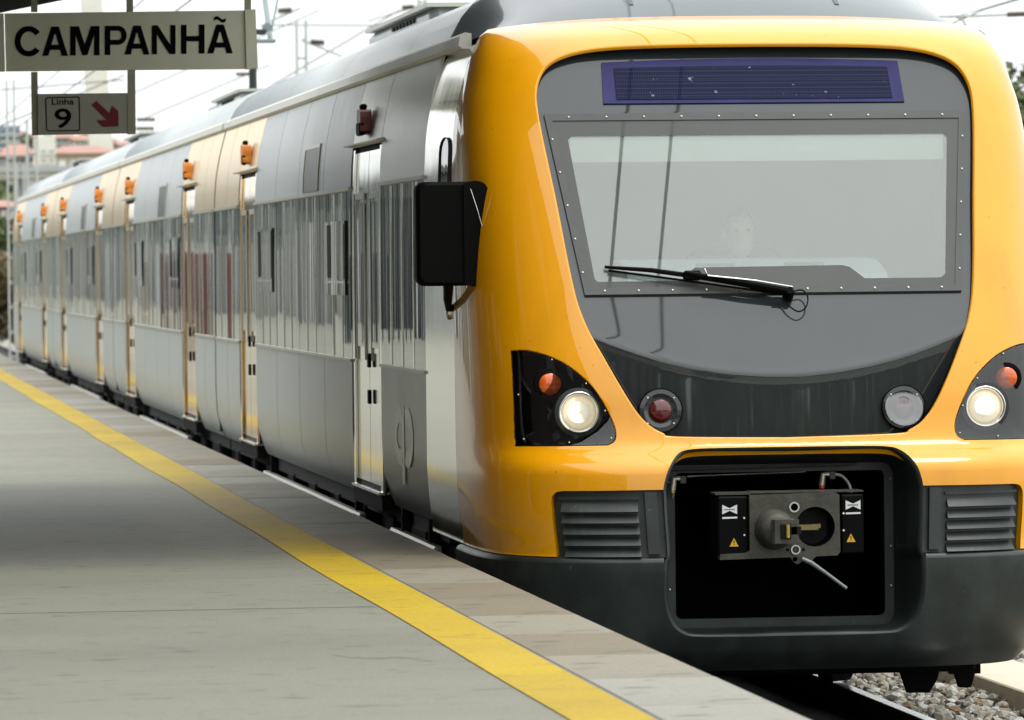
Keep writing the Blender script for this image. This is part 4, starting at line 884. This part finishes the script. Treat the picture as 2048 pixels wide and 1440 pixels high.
# head: lathe-like loft with a face
hd = []; hf = []
prof = [(1.50, .050, .055, .0), (1.555, .052, .06, .0), (1.575, .056, .075, -.012), (1.60, .066, .088, -.012), (1.64, .073, .096, -.006), (1.68, .076, .099, 0), (1.72, .075, .098, .004), (1.75, .066, .085, .006), (1.775, .045, .055, .008), (1.785, .015, .02, .008)]
for z, rx, ry, dy in prof:
    for k in range(20):
        t = 2*math.pi*k/20; x = rx*math.cos(t); yy = ry*math.sin(t)
        if yy < 0 and abs(x) < .02 and 1.62 < z < 1.67: yy -= .02
        if yy < 0 and .018 < abs(x) < .05 and 1.665 < z < 1.70: yy += .012
        hd.append((DX+x, DY-.02+dy+yy, z-.05))
for k in range(len(prof)-1): hf += [(k*20+i, k*20+(i+1) % 20, k*20+20+(i+1) % 20, k*20+20+i) for i in range(20)]
hf.append(tuple(range(9*20, 200))); hm = mesh('head', hd, hf, SKIN, drv, True)
hv = []; hff = []
for z, s_ in ((1.665, 1.06), (1.70, 1.10), (1.735, 1.12), (1.765, 1.1), (1.80, .85), (1.812, .4)):
    zz = min(z, 1.785); i_ = [p[0] for p in prof]; rx = np.interp(zz, i_, [p[1] for p in prof]); ry = np.interp(zz, i_, [p[2] for p in prof])
    for k in range(20):
        t = 2*math.pi*k/20; yy = ry*s_*math.sin(t); fr = z < 1.75
        yy = max(yy, .015) if fr else yy
        hv.append((DX+max(rx, .05)*s_*math.cos(t), DY-.02+yy, z-.05))
for k in range(5): hff += [(k*20+i, k*20+(i+1) % 20, k*20+20+(i+1) % 20, k*20+20+i) for i in range(20)]
hff.append(tuple(range(100, 120))); mesh('hair', hv, hff, HAIR, hm, True)
for sx in (-1, 1):
    g = G(); g.lathe((DX+sx*.03, DY-.105, 1.638), (0, -1, 0), [(0, .010), (.004, .006)], 10); g.build('eye', BLACK, hm)
    g = G(); g.lathe((DX+sx*.076, DY-.0, 1.62), (sx, -.3, 0), [(0, .02), (.01, .024), (.014, .015)], 10); g.build('ear', SKIN, hm)
g = G(); g.box((DX-.022, DY-.118, 1.562), (DX+.022, DY-.10, 1.570), .002); g.build('mouth', M('lips', (.30, .12, .10), .5), hm)
for sx in (-1, 1):
    g = G()
    for k in range(4): g.tube([(DX+sx*.2+(k-1.5)*.018, DY-.37, 1.2), (DX+sx*.2+(k-1.5)*.02, DY-.42, 1.2), (DX+sx*.2+(k-1.5)*.02, DY-.44, 1.17)], [.010, .009, .008], 6)
    g.tube([(DX+sx*.17, DY-.35, 1.2), (DX+sx*.15, DY-.39, 1.19)], [.011, .009], 6); g.build('hand', SKIN, drv)
seat = thing('driver_seat', 'dark driver seat behind the windscreen', 'seat', (DX, 28.6, .9)); g = G(); g.box((DX-.24, 28.6, 1.0), (DX+.24, 28.72, 1.55), .04); g.build('backrest', CLOTH, seat)
g = G(); g.box((DX-.24, 28.2, .955), (DX+.24, 28.66, 1.0), .02); g.build('cushion', CLOTH, seat)

# ------------------------------------------------------------------ platform signs
SIGN = M('sign_cream', (.93, .91, .68), .45, var=.06, scale=2.5, detail=6); SIGN2 = M('sign_grey', (.52, .50, .41), .45, var=.05, scale=3); POST = M('sign_post_olive', (.50, .48, .33), .5, var=.15, scale=8)
INK = M('sign_black', (.004, .004, .004), .6, spec=.05); RED = M('arrow_red', (.24, .008, .012), .5, var=.1)
SY = 36.0; SCL = 10900/36.35
def sg(px, py): # metres on the sign plane
    return (.0331+ (px)/10900.)*SY*1.0035+0.0, None
def sxy(px, py):
    f = Vector((0, 0, 0)); m = cam_ob.matrix_world.to_3x3(); d = m @ Vector(((px-1024)/10900, (720-py)/10900, -1)); t = SY/d.y
    return (d.x*t, EYE+d.z*t)
def sprism(name, pts, y0, y1, mat, parent, raw=False):
    g = G(); g.prism([sxy(*q) if not raw else q for q in pts], lambda u, v, d: (u, SY+d, v), y0, y1); return g.build(name, mat, parent)
sc = sxy(250, 80)
ns = thing('name_sign', 'long cream station name board reading CAMPANHÃ under the canopy', 'sign', (sc[0], SY, 2.0))
sprism('board', [(9, 27), (488, 21), (491, 138), (12, 143)], -.03, .03, SIGN, ns)
sprism('end_cap', [(489, 20), (510, 19), (515, 137), (492, 139)], -.045, .045, SIGN, ns)
sprism('end_cap', [(-12, 28), (7, 27), (10, 143), (-9, 144)], -.045, .045, SIGN, ns)
for px in (62, 253, 489):
    sprism('hanger', [(px, 24), (px+13, 24), (px+13, -70), (px, -70)], -.015, .025, POST, ns)
def letters(body, px0, px1, py0, py1, off, mat, parent, name='lettering', sl=0.):
    a = sxy(px0, py1); b = sxy(px1, py0)
    u, v, F = fit_text(body, a[0], b[0], a[1], b[1], off); v = v-(u-a[0])*sl
    yy = -.033 if parent is ns else -.027
    return mesh(name, [(x, SY+yy, z) for x, z in zip(u, v)], F, mat, parent)
def glyph(name, polys):   # one letter, built of overlapping-free quads and arcs in board measure
    g = G()
    for pl in polys: g.add([(sxy(*q)[0], SY-.0335, sxy(*q)[1]) for q in pl], [tuple(range(len(pl)))] if len(pl) == 4 else [(i, i+1, len(pl)-2-i, len(pl)-1-i) for i in range(len(pl)//2-1)])
    return g.build(name, INK, ns)
def arc(cx_, cy_, rx, ry, w_, wy, t0, t1, n_=22):
    t = [R(t0+(t1-t0)*k/n_) for k in range(n_+1)]
    return [(cx_+rx*math.cos(q), cy_-ry*math.sin(q)) for q in t]+[(cx_+(rx-w_)*math.cos(q), cy_-(ry-wy)*math.sin(q)) for q in t[::-1]]
def letA(x0, x1, t, b):
    c_ = (x0+x1)/2; w_ = 12.5; h_ = b-t
    L_ = [(x0, b), (x0+w_, b), (c_-1.2+0, t+15), (c_-7.5, t)]; R_ = [(x1-w_, b), (x1, b), (c_+7.5, t), (c_+1.2, t+15)]
    T_ = [(c_-7.5, t), (c_-1.2, t+15), (c_+1.2, t+15), (c_+7.5, t)]
    k0 = (t+.62*h_-b)/(t+15-b); k1 = (t+.80*h_-b)/(t+15-b); xl = lambda k: x0+w_+(c_-1.2-x0-w_)*k; xr = lambda k: x1-w_+(c_+1.2-x1+w_)*k
    return [L_, R_, T_, [(xl(k1), t+.80*h_), (xr(k1), t+.80*h_), (xr(k0), t+.62*h_), (xl(k0), t+.62*h_)]]
lw = 11.5
glyph('letter_c', [arc(57, 83, 28, 30.5, 12, 11, 36, 322, 34)])
glyph('letter_a', letA(84, 135.5, 53.5, 112))
def quadm(q): return [(338.6-a, b-.4) for a, b in q[::-1]]
qm = [[(140, 53), (151, 53), (151, 111.5), (140, 111.5)], [(151, 53), (157.5, 53), (169.3, 90), (151, 71)], [(151, 71), (169.3, 90), (169.3, 111), (163.8, 111)]]
glyph('letter_m', qm+[quadm(q) for q in qm])
glyph('letter_p', [[(209, 110.5), (220, 110.5), (220, 52), (209, 52)], [(220, 62), (236, 62), (236, 52), (220, 52)], [(220, 90), (236, 90), (236, 80), (220, 80)], arc(236, 71, 17, 19, 11, 10, -90, 90, 14)])
glyph('letter_a', letA(248.5, 298.5, 51.5, 109.5))
glyph('letter_n', [[(303, 109), (313.5, 109), (313.5, 70), (303, 51)], [(340, 90), (350.5, 108.5), (350.5, 50.5), (340, 50.5)], [(303, 51), (313.5, 70), (338, 108.5), (315, 51)], [(315, 51), (338, 108.5), (350.5, 108.5), (340, 90)]])
glyph('letter_h', [[(361.5, 108), (372.5, 108), (372.5, 50), (361.5, 50)], [(397, 107.5), (408.5, 107.5), (408.5, 49.5), (397, 49.5)], [(372.5, 83), (397, 83), (397, 72.5), (372.5, 72.5)]])
glyph('letter_a', letA(414, 465, 49.5, 107))
g = G(); tl = [(427+24*k/12, 39.3-3.2*math.sin(2*math.pi*k/12)) for k in range(13)]
g.add([(sxy(a, b-3.4)[0], SY-.0335, sxy(a, b-3.4)[1]) for a, b in tl]+[(sxy(a, b+3.4)[0], SY-.0335, sxy(a, b+3.4)[1]) for a, b in tl], [(i, i+1, i+14, i+13) for i in range(12)]); g.build('tilde', INK, ns)
ls = thing('track_sign', 'small grey sign with Linha 9 and a red arrow hanging below the name board', 'sign', (sxy(167, 230)[0], SY, 2.0))
sprism('board', [(80, 188), (254, 186), (255, 267), (82, 270)], -.025, .025, SIGN2, ls)
sprism('post', [(62, 144), (75, 144), (76, 270), (64, 271)], -.02, .03, POST, ls); sprism('post', [(75, 188), (82, 188), (82, 270), (76, 270)], -.035, .035, SIGN2, ls)
sprism('post', [(255, 140), (270, 140), (271, 268), (255, 269)], -.03, .03, POST, ls)
fo = [(93, 195), (156, 193), (159, 196), (160, 259), (157, 262), (95, 263), (92, 260), (90, 198)]; fi = [(95, 197), (155, 195.3), (157, 197), (158, 258), (155.5, 260), (96, 261), (94, 258.5), (92.2, 199)]
V = [(sxy(*q)[0], SY-.0272, sxy(*q)[1]) for q in fo+fi]; mesh('number_frame', V, [(i, (i+1) % 8, (i+1) % 8+8, i+8) for i in range(8)], INK, ls)
letters('Linha', 103, 147, 197, 210, .018, INK, ls); letters('9', 109, 142, 217, 257, .012, INK, ls)
sprism('arrow', [(183, 210), (192, 202), (219, 227), (223, 211), (236, 222), (237, 253), (205, 254), (192, 241), (213, 240)], -.029, -.026, RED, ls)

# ------------------------------------------------------------------ canopy over the platform
CANG = M('canopy_dark', (.05, .055, .055), .7, var=.2, scale=3); COLM = M('column_paint', (.42, .44, .40), .5, var=.1, scale=2)
can = thing('platform_canopy', 'dark winged platform canopy above the station name board', 'canopy', (-1.0, 31, 0))
g = G(); g.prism([(-5.0, 3.62), (-1.0, 2.95), (3.42, 3.68), (3.42, 3.80), (-1.0, 3.15), (-5.0, 3.74)], lambda u, v, d: (u, d, v), 26.8, 37.1); g.build('roof', CANG, can)
for yy in (27.3, 31.5, 36.6):
    g = G(); g.box((-1.12, yy-.12, 0), (-.88, yy+.12, 2.98), .03); g.build('column', COLM, can)
    g = G(); g.prism([(-4.9, 3.55), (-1.0, 2.75), (2.85, 3.52), (2.85, 3.59), (-1.0, 2.94), (-4.9, 3.6)], lambda u, v, d: (u, d, v), yy-.06, yy+.06); g.build('rafter', CANG, can)
ADDED_WALL = M('added_wall', (.07, .06, .05), .85, var=.2, scale=1.5); ADDED_TRIM = M('added_trim', (.30, .29, .26), .8)
sb_ = thing('blocking_building', 'dark station building along the left side of the platform', 'building', (-6, 15, 0))  # unseen, added and raised to keep sky light off nose flank and platform
g = G(); g.box((-12, -14, 0), (-2.6, 39, 11.5)); g.build('wall', ADDED_WALL, sb_)
g = G(); g.box((-12.3, -14.3, 11.5), (-2.2, 39.3, 11.8)); g.build('roof', CANG, sb_)
for k in range(12):
    yy = -12+k*4.2
    g = G(); g.box((-2.62, yy, 0.9 if k % 3 else 0), (-2.55, yy+1.5, 2.5)); wn = g.build('window' if k % 3 else 'door', SIDEGL if k % 3 else DARK, sb_)
    for zz in (4.2, 7.6): g = G(); g.box((-2.62, yy, zz), (-2.55, yy+1.5, zz+1.9)); g.build('window', SIDEGL, sb_)
    g = G(); g.box((-2.59, yy-.1, 2.5), (-2.45, yy+1.6, 2.65)); g.build('added_lintel', ADDED_TRIM, wn)
# lamp columns and machines added out of view, mirrored in the polished side of the train
for k, (xx, yy) in enumerate(((-4.6, 60), (-5.2, 84), (-4.8, 110), (-5.4, 140), (-5.0, 175), (-5.3, 215), (-4.9, 260))):
    t = thing('added_lamp_column', 'tall lamp column standing on the platform', 'lamp post', (xx, yy, 0), 'lamp columns along the platform')  # unseen, added for reflections in the train side
    g = G(); g.lathe((xx, yy, 0), (0, 0, 1), [(0, .16), (.05, .16), (.06, .11), (4.8, .08)], 14); g.build('pole', (COLM, WHITE, DARK)[k % 3], t)
    g = G(); g.box((xx-.6, yy-.2, 4.8), (xx+.5, yy+.2, 4.9), .02); g.build('lamp_head', GUTTER, t)
for k, (xx, yy, c) in enumerate(((.7, 88, (.14, .05, .04)), (-3.5, 150, (.30, .22, .05)), (-4.0, 105, (.05, .06, .06)), (-5.6, 190, (.05, .06, .07)))):
    t = thing('added_ticket_machine', 'upright '+('dull red', 'mustard', 'charcoal', 'slate blue')[k]+' ticket machine on the platform', 'ticket machine', (xx, yy, 0), 'machines along the platform')  # unseen, added for reflections in the train side
    g = G(); g.box((xx-.25, yy-.2, 0), (xx+.12, yy+.2, 1.75), .03); g.build('cabinet', M('cabinet%d' % k, c, .5), t)
    g = G(); g.box((xx+.121, yy-.15, .8), (xx+.13, yy+.15, 1.6)); g.build('added_front_pane', DARK, t)
sh = thing('reflection_block', 'long grey goods shed with pale pilasters left of the platform', 'building', (-11, 120, -1.1))  # invented block outside the view, put in for streaked reflections in the window band
g = G(); g.box((-18, 44, -1.1), (-9, 420, 4.6)); g.build('wall', M('reflection_grey', (.10, .12, .115), .9, var=.5, scale=.3), sh)
g = G(); g.box((-18.5, 43.5, 4.6), (-8.4, 420.5, 4.9)); g.build('roof', CANG, sh)
yy = 46
k = 0
while yy < 415:
    wd = RNG.uniform(.5, 2.6); g = G(); g.box((-9.01, yy, -1.1), (-8.8, yy+wd, RNG.uniform(2.2, 4.5))); g.build('reflection_strip', (ADDED_TRIM, WHITE, DARK, COLM, WHITE, GUTTER)[RNG.integers(6)], sh); yy += wd+RNG.uniform(1, 8)

# ------------------------------------------------------------------ background
def at(px, py, Y):
    m = cam_ob.matrix_world.to_3x3(); d = m @ Vector(((px-1024)/10900, (720-py)/10900, -1)); t = Y/d.y
    return (d.x*t, Y, EYE+d.z*t)
def block(g, px0, py0, px1, py1, Y, dep): a = at(px0, py1, Y); b = at(px1, py0, Y); g.box((a[0], Y, a[2]), (b[0], Y+dep, b[2])); return g
BW = M('far_white_wall', (.70, .68, .60), .9, var=.06, scale=.4, stretch=(1, 1, 4)); BB = M('far_beige_wall', (.52, .44, .32), .9, var=.1, scale=.3); RT = M('far_red_roof', (.36, .20, .16), .9, var=.2, scale=.6)
FG = M('far_glass', (.10, .13, .14), .2); FWH = M('far_window_white', (.78, .79, .77), .6); BG_ = M('far_grey_wall', (.36, .38, .37), .9, var=.1, scale=.3); BBL = M('far_blue_grey', (.20, .26, .31), .9, var=.15, scale=.3)
GZ = -1.1
def house(name, label, px0, px1, py_eave, py_ridge, Y, dep, wall, rows, roof=True):
    a = at(px0, py_eave, Y); b = at(px1, py_eave, Y); h = a[2]
    t = thing(name, label, 'building', ((a[0]+b[0])/2, Y, GZ), 'buildings behind the station')
    g = G(); g.box((a[0], Y, GZ), (b[0], Y+dep, h)); g.build('wall', wall, t)
    if roof:
        rz = at(px0, py_ridge, Y)[2]; e = .5
        g = G(); g.add([(a[0]-e, Y-e, h), (b[0]+e, Y-e, h), (b[0]+e, Y+dep+e, h), (a[0]-e, Y+dep+e, h), (a[0]+(b[0]-a[0])*.2, Y+dep/2, rz), (b[0]-(b[0]-a[0])*.2, Y+dep/2, rz)], [(0, 1, 5, 4), (1, 2, 5), (2, 3, 4, 5), (3, 0, 4), (3, 2, 1, 0)]); g.build('roof', RT, t)
    for py0, py1, n_, mt in rows:
        z0, z1 = at(px0, py1, Y)[2], at(px0, py0, Y)[2]
        for k in range(n_):
            u0 = a[0]+(b[0]-a[0])*(k+.2)/n_; u1 = a[0]+(b[0]-a[0])*(k+.8)/n_
            g = G(); g.box((u0, Y-.06, z0), (u1, Y+.05, z1)); wn = g.build('window', mt, t)
            g = G(); g.box((u0-.08, Y-.12, z0-.12), (u1+.08, Y+.0, z0-.02)); g.build('sill', BW, wn)
    return t
house('red_roofed_building', 'long beige building with a low red tiled roof beyond the train', 112, 232, 307, 287, 330, 14, BB, [(320, 336, 5, FWH), (350, 366, 5, FG)])
house('white_block', 'tall plain white block rising left of the red roofed building', 78, 111, 271, 250, 300, 8, BW, [(300, 306, 2, BG_), (318, 324, 2, BG_)], False)
house('blue_grey_block', 'blue grey apartment block at the far left edge', -40, 40, 252, 240, 420, 14, BBL, [(262, 268, 6, FG), (276, 282, 6, FG), (290, 296, 6, FG)], False)
house('terrace_house', 'pale house with red roof half hidden by the track sign', 10, 66, 312, 285, 380, 10, BG_, [(318, 326, 4, FG)])
house('red_shed', 'low rust red shed beyond the tail of the train', -20, 34, 414, 398, 210, 8, M('shed_red', (.36, .18, .14), .9, var=.15), [(420, 432, 3, FWH)])
hs = [(-30, 18, 262, 250, 520, BW), (22, 52, 270, 258, 560, BB), (48, 78, 280, 266, 500, BG_), (112, 150, 276, 262, 600, BG_), (150, 182, 280, 268, 560, BW), (190, 236, 284, 272, 620, BB), (236, 262, 290, 280, 580, BW), (-20, 30, 300, 286, 460, BB), (30, 70, 330, 316, 400, BW), (4, 40, 345, 330, 300, BG_)]
hl_ = ['white', 'beige', 'grey', 'grey', 'white', 'beige', 'white', 'beige', 'white', 'grey']; hw_ = ['at the far left edge of the hillside', 'above the terrace house', 'just left of the white block', 'behind the red roofed building on its left', 'behind the middle of the red roofed building', 'behind the right end of the red roofed building', 'rightmost on the hillside', 'low at the far left', 'in front of the white block', 'just above the viaduct']
for (a_, b_, e_, r_, Y_, m__), c_, w__ in zip(hs, hl_, hw_): house('hillside_house', 'small '+c_+' red roofed house '+w__, a_, b_, e_, r_, Y_, 9, m__, [(e_+4, e_+9, 3, FG), (e_+14, e_+19, 3, FG)])
# white viaduct deck with piers
t = thing('viaduct', 'white concrete road deck on piers crossing far behind the train', 'bridge', (8, 250, GZ))
a = at(-60, 357, 250); b = at(170, 336, 250); g = G(); g.box((a[0], 250, a[2]), (b[0], 258, b[2])); g.build('deck', BW, t)
g = G(); g.box((a[0], 249.6, b[2]-.16), (b[0], 249.98, b[2]+.08)); g.build('parapet', BG_, t)
for px in (-30, 40, 100): q = at(px, 357, 252); g = G(); g.box((q[0]-.35, 251, GZ), (q[0]+.35, 252, q[2])); g.build('pier', BG_, t)
# slanted white pylon
t = thing('leaning_pylon', 'huge white leaning concrete pylon behind the track sign', 'pylon', (12, 360, GZ))
q0, q1 = at(222, 300, 360), at(175, 130, 360); g = G(); g.prism([(q0[0]-.8+.0, q0[2]-12), (q0[0]+.9, q0[2]-12), (q1[0]+.8, q1[2]+8), (q1[0]-.5, q1[2]+8)], lambda u, v, d: (u, d, v), 360, 362); g.build('leg', BW, t)
# hills and embankment
V = []; F = []
xs_ = np.linspace(-60, 240, 80)
for i, x in enumerate(xs_):
    h = 13+3*math.sin(x*.05)+1.6*math.sin(x*.21+1)
    V += [(x, 900, GZ), (x, 930, h*.7), (x, 1000, h)]
    if i: F += [(3*i-3, 3*i, 3*i+1, 3*i-2), (3*i-2, 3*i+1, 3*i+2, 3*i-1)]
solo(mesh('hills', V, F, M('hill_green', (.10, .13, .11), .95, var=.3, scale=.08), None, True), None, kind='structure')
# catenary masts and wires
MASTM = M('mast_galvanised', (.48, .50, .48), .5, metal=.3, var=.1); WIRE = M('wire_dark', (.05, .05, .045), .6)
def mast(px, Y, ptop, label, wd=.12, arm=None):
    q = at(px, 545, Y); zt = at(px, ptop, Y)[2]
    t = thing('catenary_mast', label, 'mast', (q[0], Y, GZ), 'catenary masts')
    g = G(); g.box((q[0]-wd, Y-wd, GZ), (q[0]-wd*.6, Y+wd, zt)); g.box((q[0]+wd*.6, Y-wd, GZ), (q[0]+wd, Y+wd, zt))
    k = GZ+.3
    while k < zt-.6: g.box((q[0]-wd, Y-.02, k), (q[0]+wd, Y+.02, k+.06)); k += .5
    g.build('post', MASTM, t)
    if arm:
        for pz, pe in arm:
            e = at(pe, pz, Y); g = G(); g.tube([(q[0], Y, e[2]+.5), (e[0], Y, e[2])], .035, 6); g.build('cantilever', MASTM, t)
            g = G(); s_ = 1 if e[0] > q[0] else -1; g.lathe((q[0]+s_*.25, Y, e[2]+.44), (s_, 0, -.08), [(i*.035, .10 if i % 2 else .05) for i in range(12)], 10); g.build('insulator', M('insulator_brown', (.10, .08, .05), .4), t)
    return t
mast(67, 130, 240, 'grey lattice catenary mast below the track sign', .14)
mast(43, 170, 330, 'short grey catenary mast at the far left', .14)
mast(608, 150, 40, 'slim catenary mast standing in the haze right of the name board', .16, [(52, 520), (115, 690)])
mast(850, 170, -40, 'tall catenary mast behind the leading carriage roof', .14, [(42, 735)])
mast(25, 110, 160, 'slender catenary mast left of the track sign', .09)
t = thing('catenary_cantilever', 'catenary bracket with dark insulator at the top right corner', 'bracket', (*at(2110, 100, 75)[:2], GZ))
q = at(2110, 100, 75)
g = G(); g.box((q[0]-.12, 74.9, GZ), (q[0]+.12, 75.1, 7)); g.build('post', MASTM, t)
g = G(); g.tube([at(1858, 33, 75), at(1945, 32, 75), at(2015, 29, 75)], .02, 6); g.tube([at(1928, 40, 75), at(1912, 33, 75)], .018, 6); g.tube([at(1935, 58, 75), at(1925, 38, 75), at(1912, 32, 75)], .02, 6); g.build('tube', MASTM, t)
g = G(); a = Vector(at(2014, 29, 75)); b = Vector(at(2075, 27, 75)); g.lathe(a, b-a, [(i*.022, .045 if i % 2 else .028) for i in range(20)], 12); g.build('insulator', M('insulator_brown', (.10, .08, .05), .4), t)
def wire(pts, r, label, grp='overhead wires'):
    g = G(); g.tube(pts, r, 5); o = g.build('overhead_wire', WIRE); solo(o, label, 'wire', grp); return o
wire([at(1895, 52, 75), at(1960, 22, 75), at(2060, -8, 75)], .010, 'overhead wire rising to the top right corner')
wire([at(1900, 36, 75), at(2060, -10, 75)], .006, 'thin stay wire at the top right corner')
wire([(XC-.24, y_, 4.75) for y_ in (-60, 0, 40, 120, 300)], .011, 'contact wire above the track of the train')
wire([(XC+.20, y_, 5.6) for y_ in (-60, 0, 40, 120, 300)], .011, 'messenger wire above the track of the train')
for k, (a, b, lb) in enumerate((((0, 252, 160), (250, 150, 160), 'wire sloping up behind the track sign'), ((270, 185, 180), (640, 20, 180), 'wire crossing behind the name board end'), ((520, 185, 150), (800, 20, 150), 'wire sloping over the carriage roofs'), ((520, 50, 160), (900, 52, 160), 'level cross wire behind the carriage roofs'), ((0, 180, 170), (250, 160, 170), 'faint wire left of the track sign'), ((280, 240, 180), (540, 130, 180), 'low wire above the second carriage roof'))):
    wire([at(*a), at(*b)], .02, lb)
for k, (px, py) in enumerate(((292, 239), (290, 257), (490, 148))):
    q = at(px, py, 120); g = G(); g.lathe((q[0]-.2, 120, q[2]), (1, 0, 0), [(i*.04, .05 if i % 2 else .03) for i in range(11)], 8); o = g.build('line_insulator', M('insulator_brown', ())); solo(o, ('upper dark insulator hanging in the wires right of the track sign', 'lower dark insulator hanging in the wires right of the track sign', 'dark insulator just below the end of the name board')[k], 'insulator', 'hanging insulators')
# white wall, far rails and scrub beyond the platform end
t = thing('boundary_wall', 'low white wall beyond the far end of the platform', 'wall', (6, 185, GZ)); a = at(-80, 700, 185); b = at(60, 660, 185); g = G(); g.box((a[0], 185, GZ), (b[0], 185.3, .0)); g.build('panel', BW, t); g = G(); g.box((a[0]-.1, 184.95, .0), (b[0]+.1, 185.35, .08)); g.build('coping', FWH, t)
sid = thing('siding_track', None, None, (0, 150, RZ), kind='structure'); rails(10.2, sid, 20, 420); rails(12.6, sid, 20, 420)
# trees
def leaf_mat(name, c):
    m = bpy.data.materials.new(name); m.use_nodes = True; n = m.node_tree.nodes; l = m.node_tree.links; b = n['Principled BSDF']; b.inputs['Roughness'].default_value = .6
    ge = n.new('ShaderNodeNewGeometry'); ra = n.new('ShaderNodeValToRGB'); e = ra.color_ramp.elements; e[0].color = (*[q*.55 for q in c], 1); e[1].color = (*[q*1.5 for q in c], 1); l.new(ge.outputs['Random Per Island'], ra.inputs[0]); l.new(ra.outputs[0], b.inputs['Base Color']); return m
LEAF = leaf_mat('leaf_green', (.075, .10, .03)); LEAF2 = leaf_mat('leaf_brown', (.13, .10, .04)); BARK = M('bark', (.10, .08, .06), .9)
def tree(px, pybase, pytop, Y, rad, label, lm=LEAF, n_=5000, group='trees beyond the tracks', ls=.16):
    q = at(px, pytop, Y); H_ = q[2]-GZ; t = thing('tree', label, 'tree', (q[0], Y, GZ), group)
    g = G(); g.tube([(q[0], Y, GZ), (q[0]+.1, Y, GZ+H_*.35), (q[0]-.05, Y, GZ+H_*.7)], [.22, .16, .07], 8)
    for k in range(7): an = k*.9; g.tube([(q[0], Y, GZ+H_*(.3+.05*k)), (q[0]+rad*.7*math.cos(an), Y+rad*.7*math.sin(an), GZ+H_*(.5+.05*k))], [.07, .02], 5)
    g.build('trunk', BARK, t)
    cl = [(RNG.normal(0, rad*.45), RNG.normal(0, rad*.45), RNG.uniform(.3, .93)*H_, RNG.uniform(.25, .5)*rad) for _ in range(26)]
    V = []; F = []
    for i in range(n_):
        c_ = cl[RNG.integers(len(cl))]; d = RNG.normal(0, 1, 3); d /= np.linalg.norm(d); r_ = c_[3]*RNG.uniform(.6, 1.05); p = np.array((q[0]+c_[0], Y+c_[1], GZ+c_[2]))+d*r_*np.array((1, 1, .8))
        if p[2] > GZ+H_: continue
        u = RNG.normal(0, 1, 3); u /= np.linalg.norm(u); w_ = np.cross(u, d); w_ /= (np.linalg.norm(w_)+1e-6); s_ = ls*RNG.uniform(.6, 1.3); k = len(V)
        V += [p-u*s_, p+w_*s_*.5, p+u*s_, p-w_*s_*.5]; F.append((k, k+1, k+2, k+3))
    mesh('crown', V, F, lm, t)
tree(2075, 545, 108, 110, 2.6, 'broad green tree at the right edge beside the train')
tree(2135, 545, 150, 125, 3.0, 'second green tree half out of frame at the right edge')
for k, (px, pt, Y_, rd) in enumerate(((60, 262, 480, 3), (100, 255, 620, 4), (205, 268, 560, 4), (140, 300, 430, 2.5), (20, 296, 430, 3), (250, 278, 600, 3.5), (-5, 335, 270, 2))):
    tree(px, 545, pt, Y_, rd, 'dark green tree '+('left of the white block', 'right behind the white block', 'behind the right half of the red roofed building', 'over the roof of the red roofed building', 'between the far left houses', 'rightmost on the hillside', 'just above the viaduct at the left edge')[k], n_=1500, group='trees on the hillside', ls=.5)
tree(10, 545, 425, 190, 1.0, 'small green tree beyond the tail of the train', n_=2500)
tree(-25, 640, 505, 150, 1.4, 'brownish bush left of the tail of the train', LEAF2, 3000)

# uneven glow across the lit headlight lens
n = LAMP.node_tree.nodes; l = LAMP.node_tree.links; no = n.new('ShaderNodeTexNoise'); no.inputs['Scale'].default_value = 5; tcn = n.new('ShaderNodeTexCoord'); l.new(tcn.outputs['Object'], no.inputs['Vector'])
mr = n.new('ShaderNodeMapRange'); mr.inputs['From Min'].default_value = .35; mr.inputs['From Max'].default_value = .6; mr.inputs['To Min'].default_value = .6; mr.inputs['To Max'].default_value = 4.5; l.new(no.outputs['Fac'], mr.inputs[0]); l.new(mr.outputs[0], n['Principled BSDF'].inputs['Emission Strength'])

V = []; F = []
for i in range(15000):
    x = RNG.uniform(-60, 170); h = 7+3*math.sin(x*.11)+2*math.sin(x*.37+1)+1.2*math.sin(x*.9); p = np.array((x, RNG.uniform(-150, -130), RNG.uniform(-1, h)))
    u = RNG.normal(0, 1, 3); u /= np.linalg.norm(u); q = RNG.normal(0, 1, 3); q -= u*np.dot(u, q); q /= np.linalg.norm(q); s_ = RNG.uniform(.6, 1.3); k = len(V)
    V += [p-u*s_, p+q*s_*.7, p+u*s_, p-q*s_*.7]; F.append((k, k+1, k+2, k+3))
solo(mesh('far_wood', V, F, LEAF), 'dark wood across the tracks behind the viewpoint, mirrored in the nose', 'wood', kind='stuff')
